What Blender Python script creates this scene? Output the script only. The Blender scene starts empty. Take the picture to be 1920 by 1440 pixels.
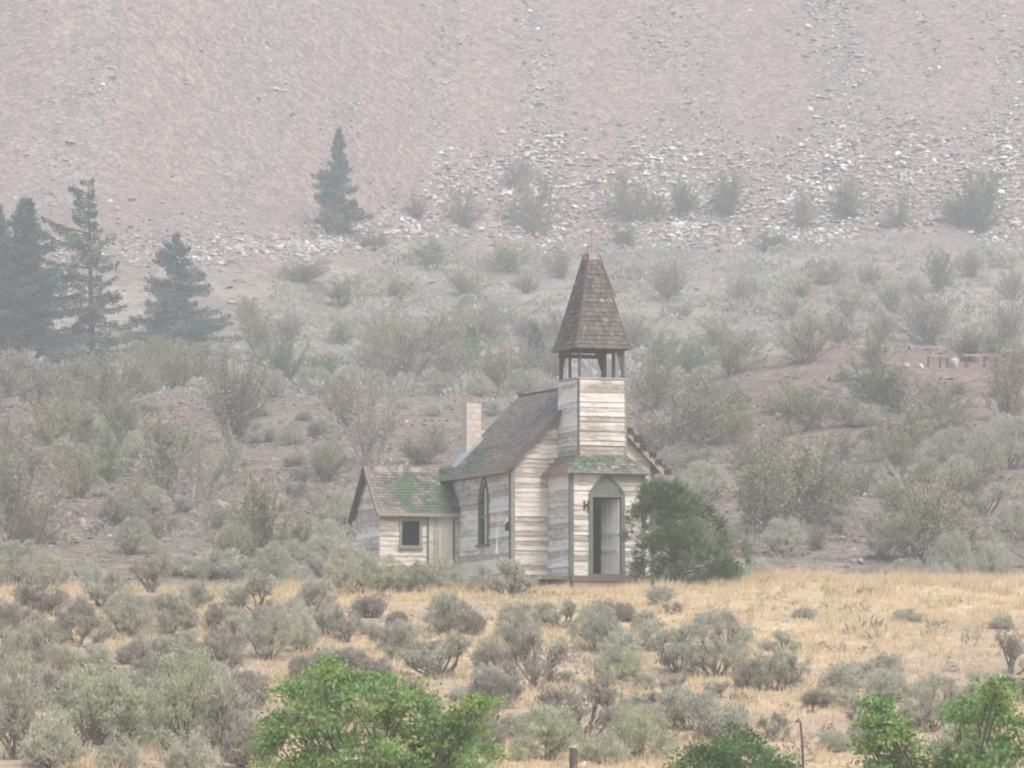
import bpy, math, random
import numpy as np
from mathutils import Vector, Matrix

R = math.radians
scene = bpy.context.scene
COL = scene.collection

# ------------------------------------------------------------------ camera
F_PX = 9600.0                       # focal length in pixels of a 1920 px wide frame
PITCH = math.atan(665.0 / F_PX)
cam_d = bpy.data.cameras.new("camera")
cam_d.sensor_width = 36.0
cam_d.lens = 36.0 * F_PX / 1920.0
cam_d.clip_start = 0.5
cam_d.clip_end = 3000.0
cam = bpy.data.objects.new("camera", cam_d)
COL.objects.link(cam)
cam.location = (0, 0, 0)
cam.rotation_euler = (R(90) + PITCH, 0, 0)
scene.camera = cam

# ------------------------------------------------------------------ world, sun, exposure
SUN_EL, SUN_AZ = R(52), R(150)      # azimuth clockwise from +Y: behind the camera, to the right
world = bpy.data.worlds.new("World")
scene.world = world
world.use_nodes = True
wn = world.node_tree.nodes
wl = world.node_tree.links
bg = wn["Background"]
sky = wn.new("ShaderNodeTexSky")
sky.sky_type = 'NISHITA'
sky.sun_disc = False
sky.sun_elevation = SUN_EL
sky.sun_rotation = SUN_AZ
sky.air_density = 1.0
sky.dust_density = 4.0
sky.ozone_density = 0.6
wl.new(sky.outputs[0], bg.inputs[0])
bg.inputs[1].default_value = 0.15
sun_d = bpy.data.lights.new("sun", 'SUN')
sun_d.energy = 1.4
sun_d.angle = R(20)
sun_d.color = (1.0, 0.96, 0.91)
sun = bpy.data.objects.new("sun", sun_d)
COL.objects.link(sun)
sdir = Vector((math.sin(SUN_AZ) * math.cos(SUN_EL), math.cos(SUN_AZ) * math.cos(SUN_EL), math.sin(SUN_EL)))
sun.rotation_euler = sdir.to_track_quat('Z', 'Y').to_euler()
sun.location = (60, -60, 120)
vs = scene.view_settings
vs.view_transform = 'Standard'
vs.look = 'None'
vs.exposure = 0.95
vs.gamma = 1.0
scene.render.engine = 'CYCLES'
scene.cycles.use_denoising = True
scene.cycles.max_bounces = 5
scene.cycles.diffuse_bounces = 3
scene.cycles.volume_bounces = 1
scene.cycles.filter_width = 2.1

HAZE_DENSITY = 0.00107
HAZE_COLOR = (0.665, 0.72, 0.735, 1)

# ------------------------------------------------------------------ small numeric helpers
def sstep(a, b, x):
    t = np.clip((np.asarray(x, float) - a) / (b - a), 0, 1)
    return t * t * (3 - 2 * t)

_tab = np.random.RandomState(11).rand(256, 256)
def vnoise(x, y, scale, seed=0):
    x = np.asarray(x, float) / scale + seed * 17.31
    y = np.asarray(y, float) / scale + seed * 9.73
    xi = np.floor(x).astype(int); yi = np.floor(y).astype(int)
    fx = x - xi; fy = y - yi
    fx = fx * fx * (3 - 2 * fx); fy = fy * fy * (3 - 2 * fy)
    g = lambda a, b: _tab[a % 256, b % 256]
    return (g(xi, yi) * (1 - fx) * (1 - fy) + g(xi + 1, yi) * fx * (1 - fy)
            + g(xi, yi + 1) * (1 - fx) * fy + g(xi + 1, yi + 1) * fx * fy)

_PY = np.array([-90, -5, 20, 55, 78, 100, 120, 140, 152, 158, 172, 180, 190, 205, 240, 300, 328, 340, 420, 500, 555, 600, 760], float)
_PZ = np.array([-2.5, -1.8, -3.2, -4.1, -3.0, -0.57, 0.94, 2.95, 4.3, 4.6, 4.78, 4.7, 5.2, 6.5, 10.4, 17.6, 21.6, 22.3, 30.4, 43.0, 54.0, 85.5, 197.0], float)
_yy = np.arange(-90, 760.5, 0.5)
_zz = np.interp(_yy, _PY, _PZ)
_k = np.ones(15) / 15
_zs = np.convolve(np.pad(_zz, 7, mode='edge'), _k, mode='valid')

def church_mask(x, y):
    d = np.hypot((np.asarray(x) - 0.0) / 7.0, (np.asarray(y) - 162.5) / 6.0)
    return 1 - sstep(0.8, 1.5, d)

def scree_shift(x):
    return 50 * (1 - sstep(-50, 6, x))

def terrain(x, y):
    x = np.asarray(x, float); y = np.asarray(y, float)
    ys = y + scree_shift(x) * sstep(430, 500, y)
    z = np.interp(ys, _yy, _zs)
    # gravel bench on the right, low fill on the left
    z = z + 3.0 * sstep(4, 22, x) * sstep(255, 322, y) * (1 - sstep(330, 352, y))
    z = z + 0.30 * sstep(4, 9, x) * sstep(152, 160, y) * (1 - sstep(168, 178, y))
    m = 1 - church_mask(x, y)
    near = sstep(85, 100, y) * (1 - sstep(165, 175, y))
    z = z + m * near * ((vnoise(x, y, 9, 1) - .5) * .7 + (vnoise(x, y, 2.6, 2) - .5) * .22)
    mid = sstep(185, 205, y) * (1 - sstep(500, 540, y))
    z = z + mid * ((vnoise(x, y, 18, 3) - .5) * 1.3 + (vnoise(x, y, 5, 4) - .5) * .5)
    far = sstep(520, 560, ys)
    z = z + far * ((vnoise(x, y * .25, 13, 5) - .5) * 2.2 + (vnoise(x, y, 4, 6) - .5) * .7)
    return z

_fwd = np.array([0, math.cos(PITCH), math.sin(PITCH)])
_up = np.array([0, -math.sin(PITCH), math.cos(PITCH)])
def ray(px, py):
    d = _fwd * F_PX + np.array([1.0, 0, 0]) * (px - 960) + _up * (720 - py)
    return d / d[1]
def ground(px, py, ymin=60.0):
    """first terrain point seen through a pixel of the photograph"""
    d = ray(px, py)
    ts = np.arange(ymin, 740, 0.25)
    h = terrain(d[0] * ts, ts) - d[2] * ts
    i = int(np.argmax(h >= 0)) if np.any(h >= 0) else len(ts) - 1
    t = ts[i]
    x = d[0] * t
    return Vector((x, t, float(terrain(x, t))))
def ppm(y):
    return F_PX / y

# ------------------------------------------------------------------ materials
def new_mat(name):
    m = bpy.data.materials.new(name)
    m.use_nodes = True
    nt = m.node_tree
    b = nt.nodes["Principled BSDF"]
    b.inputs["Roughness"].default_value = 0.85
    if "Specular IOR Level" in b.inputs:
        b.inputs["Specular IOR Level"].default_value = 0.2
    return m, nt, b

def N(nt, t, **kw):
    n = nt.nodes.new(t)
    for k, v in kw.items():
        setattr(n, k, v)
    return n

def ramp(nt, src, stops):
    r = N(nt, "ShaderNodeValToRGB")
    e = r.color_ramp.elements
    while len(e) < len(stops):
        e.new(0.5)
    for i, (p, c) in enumerate(stops):
        e[i].position = p
        e[i].color = c if len(c) == 4 else (*c, 1)
    nt.links.new(src, r.inputs[0])
    return r.outputs[0]

def mixc(nt, fac, a, b, mode='MIX'):
    n = N(nt, "ShaderNodeMix", data_type='RGBA', blend_type=mode)
    for s, v in ((n.inputs[0], fac), (n.inputs[6], a), (n.inputs[7], b)):
        if hasattr(v, 'is_output') or isinstance(v, bpy.types.NodeSocket):
            nt.links.new(v, s)
        else:
            s.default_value = v if not isinstance(v, tuple) or len(v) == 4 else (*v, 1)
    return n.outputs[2]

def math_n(nt, op, a, b=0.0):
    n = N(nt, "ShaderNodeMath", operation=op)
    for s, v in ((n.inputs[0], a), (n.inputs[1], b)):
        if isinstance(v, bpy.types.NodeSocket):
            nt.links.new(v, s)
        else:
            s.default_value = v
    return n.outputs[0]

def noise(nt, vec, scale, detail=4, rough=0.6):
    n = N(nt, "ShaderNodeTexNoise")
    n.inputs["Scale"].default_value = scale
    n.inputs["Detail"].default_value = detail
    n.inputs["Roughness"].default_value = rough
    nt.links.new(vec, n.inputs["Vector"])
    return n.outputs["Fac"]

def objcoord(nt, scl=(1, 1, 1), randomise=False):
    tc = N(nt, "ShaderNodeTexCoord")
    mp = N(nt, "ShaderNodeMapping")
    mp.inputs["Scale"].default_value = scl
    nt.links.new(tc.outputs["Object"], mp.inputs["Vector"])
    if randomise:
        oi = N(nt, "ShaderNodeObjectInfo")
        ml = N(nt, "ShaderNodeVectorMath", operation='SCALE')
        ml.inputs[0].default_value = (31.0, 17.0, 7.0)
        nt.links.new(oi.outputs["Random"], ml.inputs["Scale"])
        nt.links.new(ml.outputs[0], mp.inputs["Location"])
    return mp.outputs[0]

def bump(nt, bsdf, h, strength=0.5, dist=0.02):
    b = N(nt, "ShaderNodeBump")
    b.inputs["Strength"].default_value = strength
    b.inputs["Distance"].default_value = dist
    nt.links.new(h, b.inputs["Height"])
    nt.links.new(b.outputs[0], bsdf.inputs["Normal"])

def attr_mat(name, rough=0.85, transl=0.0, nscale=None, namt=0.3):
    m, nt, b = new_mat(name)
    a = N(nt, "ShaderNodeAttribute", attribute_name="Col")
    c = a.outputs["Color"]
    if nscale:
        nz = noise(nt, objcoord(nt), nscale, 5)
        f = ramp(nt, nz, [(0.25, (1 - namt,) * 3), (0.75, (1 + namt,) * 3)])
        c = mixc(nt, 1.0, c, f, 'MULTIPLY')
        bump(nt, b, nz, 0.4, 0.02)
    nt.links.new(c, b.inputs["Base Color"])
    b.inputs["Roughness"].default_value = rough
    if transl > 0:
        t = N(nt, "ShaderNodeBsdfTranslucent")
        nt.links.new(c, t.inputs["Color"])
        mx = N(nt, "ShaderNodeMixShader")
        mx.inputs[0].default_value = transl
        nt.links.new(b.outputs[0], mx.inputs[1])
        nt.links.new(t.outputs[0], mx.inputs[2])
        nt.links.new(mx.outputs[0], nt.nodes["Material Output"].inputs[0])
    return m

def wood_mat(name, paint, wood, cover, dark=(0.09, 0.08, 0.075), spread=0.35):
    """flaking paint over weathered boards; grain runs along the board"""
    m, nt, b = new_mat(name)
    v = objcoord(nt, (2.6, 2.6, 15.0), True)
    v2 = objcoord(nt, (7, 7, 50.0), True)
    n1 = noise(nt, v, 1.0, 8, 0.66)
    n2 = noise(nt, v2, 1.0, 5, 0.7)
    oi = N(nt, "ShaderNodeObjectInfo")
    rnd = math_n(nt, 'MULTIPLY', math_n(nt, 'SUBTRACT', oi.outputs["Random"], 0.5), spread)
    s = math_n(nt, 'ADD', math_n(nt, 'ADD', math_n(nt, 'MULTIPLY', n1, 0.7), math_n(nt, 'MULTIPLY', n2, 0.3)), rnd)
    n3 = noise(nt, objcoord(nt, (1.4, 1.4, 2.2)), 1.0, 4, 0.6)
    s = math_n(nt, 'ADD', s, math_n(nt, 'MULTIPLY', math_n(nt, 'SUBTRACT', n3, 0.5), 0.38))
    th = 0.5 + (0.5 - cover) * 0.5
    woodc = mixc(nt, ramp(nt, n2, [(0.3, (0, 0, 0)), (0.7, (1, 1, 1))]), (*dark, 1), (*wood, 1))
    woodc = mixc(nt, 0.75, woodc, (*wood, 1))
    col = mixc(nt, ramp(nt, s, [(th - 0.10, (0, 0, 0)), (th + 0.10, (1, 1, 1))]), woodc, (*paint, 1))
    tone = ramp(nt, noise(nt, objcoord(nt, (0.8, 0.8, 0.8)), 1.0, 3), [(0.3, (0.86, 0.85, 0.83)), (0.7, (1.04, 1.03, 1.02))])
    col = mixc(nt, 1.0, col, tone, 'MULTIPLY')
    nt.links.new(col, b.inputs["Base Color"])
    bump(nt, b, s, 0.5, 0.01)
    return m

def plain_mat(name, col, var=0.25, scale=6.0, rough=0.8, metallic=0.0, scl=(1, 1, 1)):
    m, nt, b = new_mat(name)
    nz = noise(nt, objcoord(nt, scl, True), scale, 6, 0.65)
    lo = tuple(c * (1 - var) for c in col); hi = tuple(min(1, c * (1 + var)) for c in col)
    nt.links.new(ramp(nt, nz, [(0.3, lo), (0.7, hi)]), b.inputs["Base Color"])
    b.inputs["Roughness"].default_value = rough
    b.inputs["Metallic"].default_value = metallic
    bump(nt, b, nz, 0.3, 0.01)
    return m

M = {}
M['front'] = wood_mat("weathered_cream_boards", (0.635, 0.61, 0.565), (0.345, 0.31, 0.28), 0.54, spread=0.24)
M['tower'] = wood_mat("flaking_cream_boards", (0.65, 0.63, 0.585), (0.33, 0.30, 0.27), 0.52, spread=0.24)
M['side'] = wood_mat("grey_weathered_boards", (0.78, 0.775, 0.75), (0.44, 0.43, 0.415), 0.56, dark=(0.2, 0.19, 0.18), spread=0.34)
M['sheath'] = plain_mat("sheathing_wood", (0.16, 0.135, 0.115), 0.3, 8, scl=(1, 1, 8))
M['trim'] = wood_mat("green_trim_paint", (0.125, 0.16, 0.135), (0.19, 0.185, 0.16), 0.64, spread=0.1)
M['trim_grey'] = wood_mat("grey_green_trim", (0.25, 0.275, 0.23), (0.24, 0.22, 0.19), 0.6, spread=0.1)
M['door'] = wood_mat("white_door_paint", (0.78, 0.77, 0.76), (0.35, 0.33, 0.31), 0.85, spread=0.1)
M['annex_door'] = wood_mat("faded_door_boards", (0.56, 0.55, 0.48), (0.36, 0.34, 0.29), 0.7, spread=0.3)
M['bare'] = plain_mat("bare_grey_wood", (0.10, 0.09, 0.085), 0.35, 5, scl=(6, 6, 1))
M['char'] = plain_mat("rotten_dark_wood", (0.045, 0.042, 0.042), 0.3, 5)
M['rake'] = plain_mat("weathered_rake_wood", (0.30, 0.26, 0.23), 0.3, 5, scl=(2, 2, 6))
M['brown'] = plain_mat("brown_planks", (0.17, 0.125, 0.105), 0.3, 5, scl=(2, 2, 12))
M['tan'] = plain_mat("tan_step_wood", (0.33, 0.26, 0.20), 0.25, 5, scl=(2, 2, 12))
M['slab'] = plain_mat("slab_concrete", (0.36, 0.33, 0.31), 0.2, 5)
M['chimney'] = plain_mat("pink_chimney_block", (0.56, 0.49, 0.44), 0.12, 3)
M['mortar'] = plain_mat("mortar", (0.36, 0.31, 0.28), 0.15, 9)
M['flash'] = plain_mat("galvanised_flashing", (0.36, 0.40, 0.43), 0.15, 4, rough=0.6, metallic=0.1)
M['rust'] = plain_mat("rusty_iron", (0.085, 0.04, 0.036), 0.4, 12)
M['orange'] = plain_mat("reddish_finial_wood", (0.36, 0.21, 0.15), 0.2, 8)
M['shingle'] = attr_mat("roof_shingles", 0.9, 0, 9, 0.28)
M['leaf'] = attr_mat("leaf", 0.75, 0.4)
M['needle'] = attr_mat("needles", 0.75, 0.2)
M['stem'] = plain_mat("woody_stems", (0.15, 0.13, 0.115), 0.35, 8)
M['pale_stem'] = plain_mat("pale_bark", (0.30, 0.27, 0.25), 0.3, 5)
M['bark'] = plain_mat("bark", (0.09, 0.075, 0.065), 0.4, 6)
M['grass'] = attr_mat("dry_grass", 0.85, 0.3)
M['stone'] = attr_mat("stones", 0.9, 0, 3, 0.2)
M['post'] = plain_mat("old_post_wood", (0.085, 0.065, 0.058), 0.3, 6, scl=(4, 4, 1))

def glass_mat():
    m, nt, b = new_mat("dusty_glass")
    b.inputs["Base Color"].default_value = (0.10, 0.11, 0.11, 1)
    b.inputs["Roughness"].default_value = 0.12
    b.inputs["Specular IOR Level"].default_value = 0.5
    nz = noise(nt, objcoord(nt, (3, 3, 3)), 2.0, 4)
    nt.links.new(ramp(nt, nz, [(0.35, (0.03, 0.035, 0.035)), (0.7, (0.13, 0.135, 0.13))]), b.inputs["Base Color"])
    return m
M['glass'] = glass_mat()

def ground_mat():
    m, nt, b = new_mat("ground")
    a = N(nt, "ShaderNodeAttribute", attribute_name="Col")
    v = objcoord(nt)
    n1 = noise(nt, v, 0.45, 5, 0.6)
    n2 = noise(nt, v, 4.0, 6, 0.7)
    vo = N(nt, "ShaderNodeTexVoronoi", feature='F1')
    vo.inputs["Scale"].default_value = 2.6
    vo.inputs["Randomness"].default_value = 1.0
    nt.links.new(v, vo.inputs["Vector"])
    sep = N(nt, "ShaderNodeSeparateColor")
    nt.links.new(vo.outputs["Color"], sep.inputs[0])
    c = mixc(nt, 1.0, a.outputs["Color"], ramp(nt, n1, [(0.3, (0.84, 0.83, 0.84)), (0.7, (1.14, 1.14, 1.12))]), 'MULTIPLY')
    c = mixc(nt, 1.0, c, ramp(nt, n2, [(0.3, (0.74, 0.73, 0.74)), (0.72, (1.25, 1.24, 1.22))]), 'MULTIPLY')
    c = mixc(nt, a.outputs["Alpha"], c, mixc(nt, 1.0, c, ramp(nt, sep.outputs[0], [(0.0, (0.62, 0.62, 0.66)), (0.6, (1, 1, 1)), (1.0, (1.5, 1.48, 1.44))]), 'MULTIPLY'))
    nt.links.new(c, b.inputs["Base Color"])
    b.inputs["Roughness"].default_value = 0.95
    h = math_n(nt, 'ADD', n2, math_n(nt, 'MULTIPLY', vo.outputs["Distance"], -0.7))
    bump(nt, b, h, 0.7, 0.12)
    return m
M['ground'] = ground_mat()

# ------------------------------------------------------------------ mesh helpers
class MB:
    """collects polygons (python lists) for one mesh object"""
    def __init__(self):
        self.v = []; self.f = []; self.c = []
    def poly(self, pts, col=None):
        i = len(self.v)
        self.v += [tuple(p) for p in pts]
        self.f.append(tuple(range(i, i + len(pts))))
        if col is not None:
            self.c += [col] * len(pts)
    def prism8(self, p, col=None):
        """p: 8 points, bottom ring 0-3 and top ring 4-7"""
        i = len(self.v)
        self.v += [tuple(q) for q in p]
        for f in ((3, 2, 1, 0), (4, 5, 6, 7), (0, 1, 5, 4), (1, 2, 6, 5), (2, 3, 7, 6), (3, 0, 4, 7)):
            self.f.append(tuple(i + k for k in f))
        if col is not None:
            self.c += [col] * 8
    def box(self, a, b, col=None):
        (x0, y0, z0), (x1, y1, z1) = a, b
        self.prism8([(x0, y0, z0), (x1, y0, z0), (x1, y1, z0), (x0, y1, z0),
                     (x0, y0, z1), (x1, y0, z1), (x1, y1, z1), (x0, y1, z1)], col)
    def bar(self, a, b, w, h, up=(0, 0, 1), col=None):
        a = Vector(a); b = Vector(b); d = (b - a).normalized()
        s = d.cross(Vector(up))
        if s.length < 1e-4:
            s = d.cross(Vector((1, 0, 0)))
        s.normalize(); u = s.cross(d).normalized()
        s *= w / 2; u *= h / 2
        self.prism8([a - s - u, a + s - u, a + s + u, a - s + u, b - s - u, b + s - u, b + s + u, b - s + u], col)
    def tube(self, pts, radii, sides=5, col=None):
        pts = [Vector(p) for p in pts]
        base = len(self.v)
        n = len(pts)
        for k, p in enumerate(pts):
            d = (pts[min(k + 1, n - 1)] - pts[max(k - 1, 0)]).normalized()
            s = d.cross(Vector((0.31, 0.17, 0.93)))
            if s.length < 1e-3:
                s = d.cross(Vector((1, 0, 0)))
            s.normalize(); u = s.cross(d)
            for j in range(sides):
                a = 2 * math.pi * j / sides
                self.v.append(tuple(p + (s * math.cos(a) + u * math.sin(a)) * radii[k]))
        for k in range(n - 1):
            for j in range(sides):
                j2 = (j + 1) % sides
                self.f.append((base + k * sides + j, base + k * sides + j2, base + (k + 1) * sides + j2, base + (k + 1) * sides + j))
        self.f.append(tuple(base + j for j in range(sides))[::-1])
        self.f.append(tuple(base + (n - 1) * sides + j for j in range(sides)))
        if col is not None:
            self.c += [col] * (n * sides)
    def mesh(self, name, mat):
        me = bpy.data.meshes.new(name)
        me.from_pydata(self.v, [], self.f)
        if self.c:
            at = me.color_attributes.new("Col", 'FLOAT_COLOR', 'POINT')
            at.data.foreach_set("color", np.array([(*c[:3], c[3] if len(c) > 3 else 1.0) for c in self.c], dtype=np.float32).ravel())
        me.materials.append(mat)
        me.update()
        return me
    def build(self, name, mat, parent=None):
        return link(name, self.mesh(name, mat), parent)

def link(name, me, parent=None):
    o = bpy.data.objects.new(name, me)
    COL.objects.link(o)
    if parent is not None:
        o.parent = parent
    return o

def np_mesh(name, verts, faces, cols, mat, smooth=False):
    """faces: (n,k) int array, all the same size"""
    me = bpy.data.meshes.new(name)
    nv, (nf, k) = len(verts), faces.shape
    me.vertices.add(nv)
    me.vertices.foreach_set("co", np.asarray(verts, np.float32).ravel())
    me.loops.add(nf * k)
    me.loops.foreach_set("vertex_index", faces.astype(np.int32).ravel())
    me.polygons.add(nf)
    me.polygons.foreach_set("loop_start", np.arange(0, nf * k, k, dtype=np.int32))
    if smooth:
        me.polygons.foreach_set("use_smooth", np.ones(nf, bool))
    me.update(calc_edges=True)
    if cols is not None:
        at = me.color_attributes.new("Col", 'FLOAT_COLOR', 'POINT')
        c = np.ones((nv, 4), np.float32); c[:, :cols.shape[1]] = cols
        at.data.foreach_set("color", c.ravel())
    me.materials.append(mat)
    return me

def unit(v):
    return v / np.maximum(np.linalg.norm(v, axis=1, keepdims=True), 1e-9)

def leaf_quads(c, d, L, W, cols, rng, flat=None):
    """rhombic leaf faces: base c, direction d"""
    n = len(c)
    d = unit(d)
    r = rng.normal(size=(n, 3)) if flat is None else flat
    s = unit(np.cross(d, r))
    L = np.broadcast_to(L, n)[:, None]; W = np.broadcast_to(W, n)[:, None]
    v = np.stack([c, c + d * L * .5 + s * W * .5, c + d * L, c + d * L * .5 - s * W * .5], 1).reshape(-1, 3)
    f = np.arange(4 * n).reshape(n, 4)
    return v, f, np.repeat(cols, 4, axis=0)

def tag(o, label, cat, group=None):
    o["label"] = label; o["category"] = cat
    if group:
        o["group"] = group
    return o
def empty(name, loc=(0, 0, 0), rz=0.0):
    o = bpy.data.objects.new(name, None)
    o.empty_display_size = 0.3
    COL.objects.link(o)
    o.location = loc; o.rotation_euler = (0, 0, rz)
    return o

_STREAK = [(-54, 2.6, .6), (-43.6, 3.6, .7), (-28, 4.2, .85), (-19, 2.0, .55), (-7, 3.5, .45), (3.8, 3.4, 1.0), (20, 5.5, .8), (37, 5.5, .85), (47, 2.5, .5), (56, 2.6, .9), (70, 5, .8), (-70, 5, .8)]
def streaks(x, y):
    """where coarse rubble runs down the scree (about .3 fines .. .7 rubble)"""
    xm = x + 7 * (vnoise(x * .3, y, 34, 31) - .5) + 2 * (vnoise(x, y, 9, 33) - .5)
    f = np.zeros(np.shape(x))
    for c, w, a in _STREAK:
        f = np.maximum(f, a * np.exp(-((xm - c) / w) ** 2))
    return .34 + .26 * f + .34 * (vnoise(x, y * .35, 4, 26) - .5) * (.35 + .65 * f)

# ------------------------------------------------------------------ terrain sheet
def build_terrain():
    xs = np.unique(np.concatenate([np.linspace(-260, -85, 26), np.arange(-84, 84.1, 1.2), np.linspace(85, 260, 26)]))
    ys = np.concatenate([np.arange(-90, 84, 3.0), np.arange(84, 176, 0.6), np.arange(176, 340, 1.1), np.arange(340, 530, 2.0), np.arange(530, 650, 1.2), np.arange(650, 741, 6.0)])
    X, Y = np.meshgrid(xs, ys)
    Z = terrain(X, Y)
    x, y = X.ravel(), Y.ravel()
    v = np.stack([x, y, Z.ravel()], 1)
    nx, ny = len(xs), len(ys)
    i = np.arange(nx * ny).reshape(ny, nx)
    f = np.stack([i[:-1, :-1], i[:-1, 1:], i[1:, 1:], i[1:, :-1]], -1).reshape(-1, 4)
    # real ground colours: straw litter, bare soil, gravel, scree fines
    straw = np.array([0.53, 0.415, 0.27]); soil = np.array([0.40, 0.32, 0.24])
    gravel = np.array([0.185, 0.142, 0.127]); duff = np.array([0.215, 0.185, 0.15])
    fines = np.array([0.265, 0.211, 0.193]); grey = np.array([0.245, 0.213, 0.202])
    ysft = y + scree_shift(x) * sstep(430, 500, y)
    near = 1 - sstep(170, 178, y)
    g = np.clip(sstep(.30, .62, vnoise(x, y, 5, 21) * .6 + vnoise(x, y, 1.7, 22) * .4) + .55 * sstep(146, 154, y) + .3 * sstep(2, 8, x), 0, 1)[:, None]
    cn = soil * (1 - g) + straw * g
    q = sstep(.35, .65, vnoise(x, y, 9, 23) * .6 + vnoise(x, y, 3, 24) * .4)[:, None]
    cm = gravel * q + duff * (1 - q)
    red = (sstep(12, 24, x) * sstep(285, 315, y) * (1 - sstep(332, 345, y)))[:, None] * .7
    cm = cm * (1 - red) + np.array([0.23, 0.155, 0.135]) * red
    back = sstep(360, 420, y)[:, None]
    cm = cm * (1 - back) + (np.array([0.275, 0.24, 0.205]) * (.85 + .3 * q)) * back
    st = sstep(.36, .58, streaks(x, y))[:, None]
    cs = fines * (1 - st) + grey * st
    ysft = ysft + 48 * (1 - sstep(-34, 0, x)) * sstep(380, 430, y)
    sc = sstep(535, 565, ysft + 14 * (vnoise(x, y, 7, 27) - .5))[:, None]
    far = cm * (1 - sc) + cs * sc
    c = cn * near[:, None] + far * (1 - near[:, None])
    stony = (1 - near) * .85 + near * .25
    cols = np.concatenate([c, stony[:, None]], 1)
    me = np_mesh("ground", v, f, cols, M['ground'], True)
    o = link("ground", me)
    o["kind"] = "structure"
    return o
build_terrain()

# ------------------------------------------------------------------ stones of the scree and the gravel slope
_OCT = np.array([[1, 0, 0], [0, 1, 0], [-1, 0, 0], [0, -1, 0], [0, 0, 1], [0, 0, -1],
                 [.62, .62, .35], [-.62, .62, .35], [-.62, -.62, .35], [.62, -.62, .35]], float)
_OCTF = np.array([[6, 4, 0], [6, 1, 4], [7, 4, 1], [7, 2, 4], [8, 4, 2], [8, 3, 4], [9, 4, 3], [9, 0, 4],
                  [6, 0, 1], [7, 1, 2], [8, 2, 3], [9, 3, 0]])
def stones(name, x, y, size, cols, rng, sink=.35, flat=.6):
    n = len(x)
    z = terrain(x, y)
    a = rng.rand(n) * 6.283
    s = size[:, None, None] * np.stack([rng.uniform(.7, 1.3, n), rng.uniform(.55, 1.1, n), rng.uniform(.5, 1.2, n) * flat], 1)[:, None, :]
    p = _OCT[None] * (1 + .28 * rng.normal(size=(n, 10, 1)).clip(-1.5, 1.5)) * s
    # tumble
    t = rng.normal(0, .45, n)
    yy = p[:, :, 1] * np.cos(t)[:, None] - p[:, :, 2] * np.sin(t)[:, None]
    zz = p[:, :, 1] * np.sin(t)[:, None] + p[:, :, 2] * np.cos(t)[:, None]
    xx = p[:, :, 0]
    ca, sa = np.cos(a)[:, None], np.sin(a)[:, None]
    q = np.stack([xx * ca - yy * sa + x[:, None], xx * sa + yy * ca + y[:, None], zz + (z + size * flat * sink)[:, None]], -1)
    f = (_OCTF[None] + (np.arange(n) * 10)[:, None, None]).reshape(-1, 3)
    o = link(name, np_mesh(name, q.reshape(-1, 3), f, np.repeat(cols, 10, axis=0), M['stone']))
    o["kind"] = "stuff"
    return o

def build_stones():
    rng = np.random.RandomState(5)
    # scree: coarse streaks run down the slope, finer between; coarsest at the foot
    n = 245000
    x = rng.uniform(-74, 74, n); y = rng.uniform(425, 614, n)
    ysft = y + scree_shift(x) * sstep(430, 500, y)
    ysft = ysft + 48 * (1 - sstep(-34, 0, x)) * sstep(380, 430, y)
    streak = streaks(x, y)
    foot = sstep(546, 560, ysft) * (1 - sstep(566, 584, ysft))
    dens = np.clip(sstep(.41, .54, streak) * 1.0 + foot * .8, .10, 1) * sstep(538, 556, ysft)
    k = rng.rand(n) < dens * (.50 + .5 * foot)
    x, y, streak, foot = x[k], y[k], streak[k], foot[k]
    n = len(x)
    size = np.exp(rng.normal(-2.05, .45, n)) * (1 + .55 * foot) * (1 + .35 * sstep(.5, .7, streak))
    size = (size * (1 - .35 * (1 - sstep(-30, -8, x)))).clip(.06, .5)
    tone = np.exp(rng.normal(.06, .30, n) + .5 * (rng.rand(n) < .10))[:, None]
    base = np.array([.325, .295, .28]) + rng.normal(0, .007, (n, 3))
    pink = rng.rand(n) < .18
    base[pink] = np.array([.31, .24, .215])
    base = base * (1 + .34 * foot[:, None] + .34 * sstep(.44, .56, streak)[:, None])
    stones("scree_stones", x, y, size, (base * tone).clip(.1, .74), rng)
    # gravel slope and bench behind the church
    n = 36000
    y = rng.uniform(178, 345, n); x = rng.uniform(-1, 1, n) * y * .135
    d = sstep(.38, .62, vnoise(x, y, 9, 23) * .6 + vnoise(x, y, 3, 24) * .4)
    k = rng.rand(n) < .25 + .75 * d
    x, y = x[k], y[k]; n = len(x)
    size = np.exp(rng.normal(-2.5, .45, n)).clip(.03, .32)
    tone = np.exp(rng.normal(0, .42, n))[:, None]
    base = np.array([.225, .175, .16]) + rng.normal(0, .007, (n, 3))
    stones("gravel_stones", x, y, size, (base * tone).clip(.06, .6), rng)
    # scattered stones among the back-slope sage
    n = 5500
    y = rng.uniform(350, 545, n); x = rng.uniform(-1, 1, n) * y * .13
    size = np.exp(rng.normal(-1.9, .45, n)).clip(.07, .55)
    tone = np.exp(rng.normal(0, .3, n))[:, None]
    stones("back_slope_stones", x, y, size, (np.array([.29, .265, .25]) * tone).clip(.1, .65), rng)
    n = 2600
    y = rng.uniform(92, 150, n); x = rng.uniform(-1, 1, n) * y * .15
    size = np.exp(rng.normal(-3.2, .4, n)).clip(.02, .12)
    tone = np.exp(rng.normal(0, .3, n))[:, None]
    stones("slope_pebbles", x, y, size, (np.array([.33, .29, .26]) * tone).clip(.1, .6), rng)
build_stones()

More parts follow.
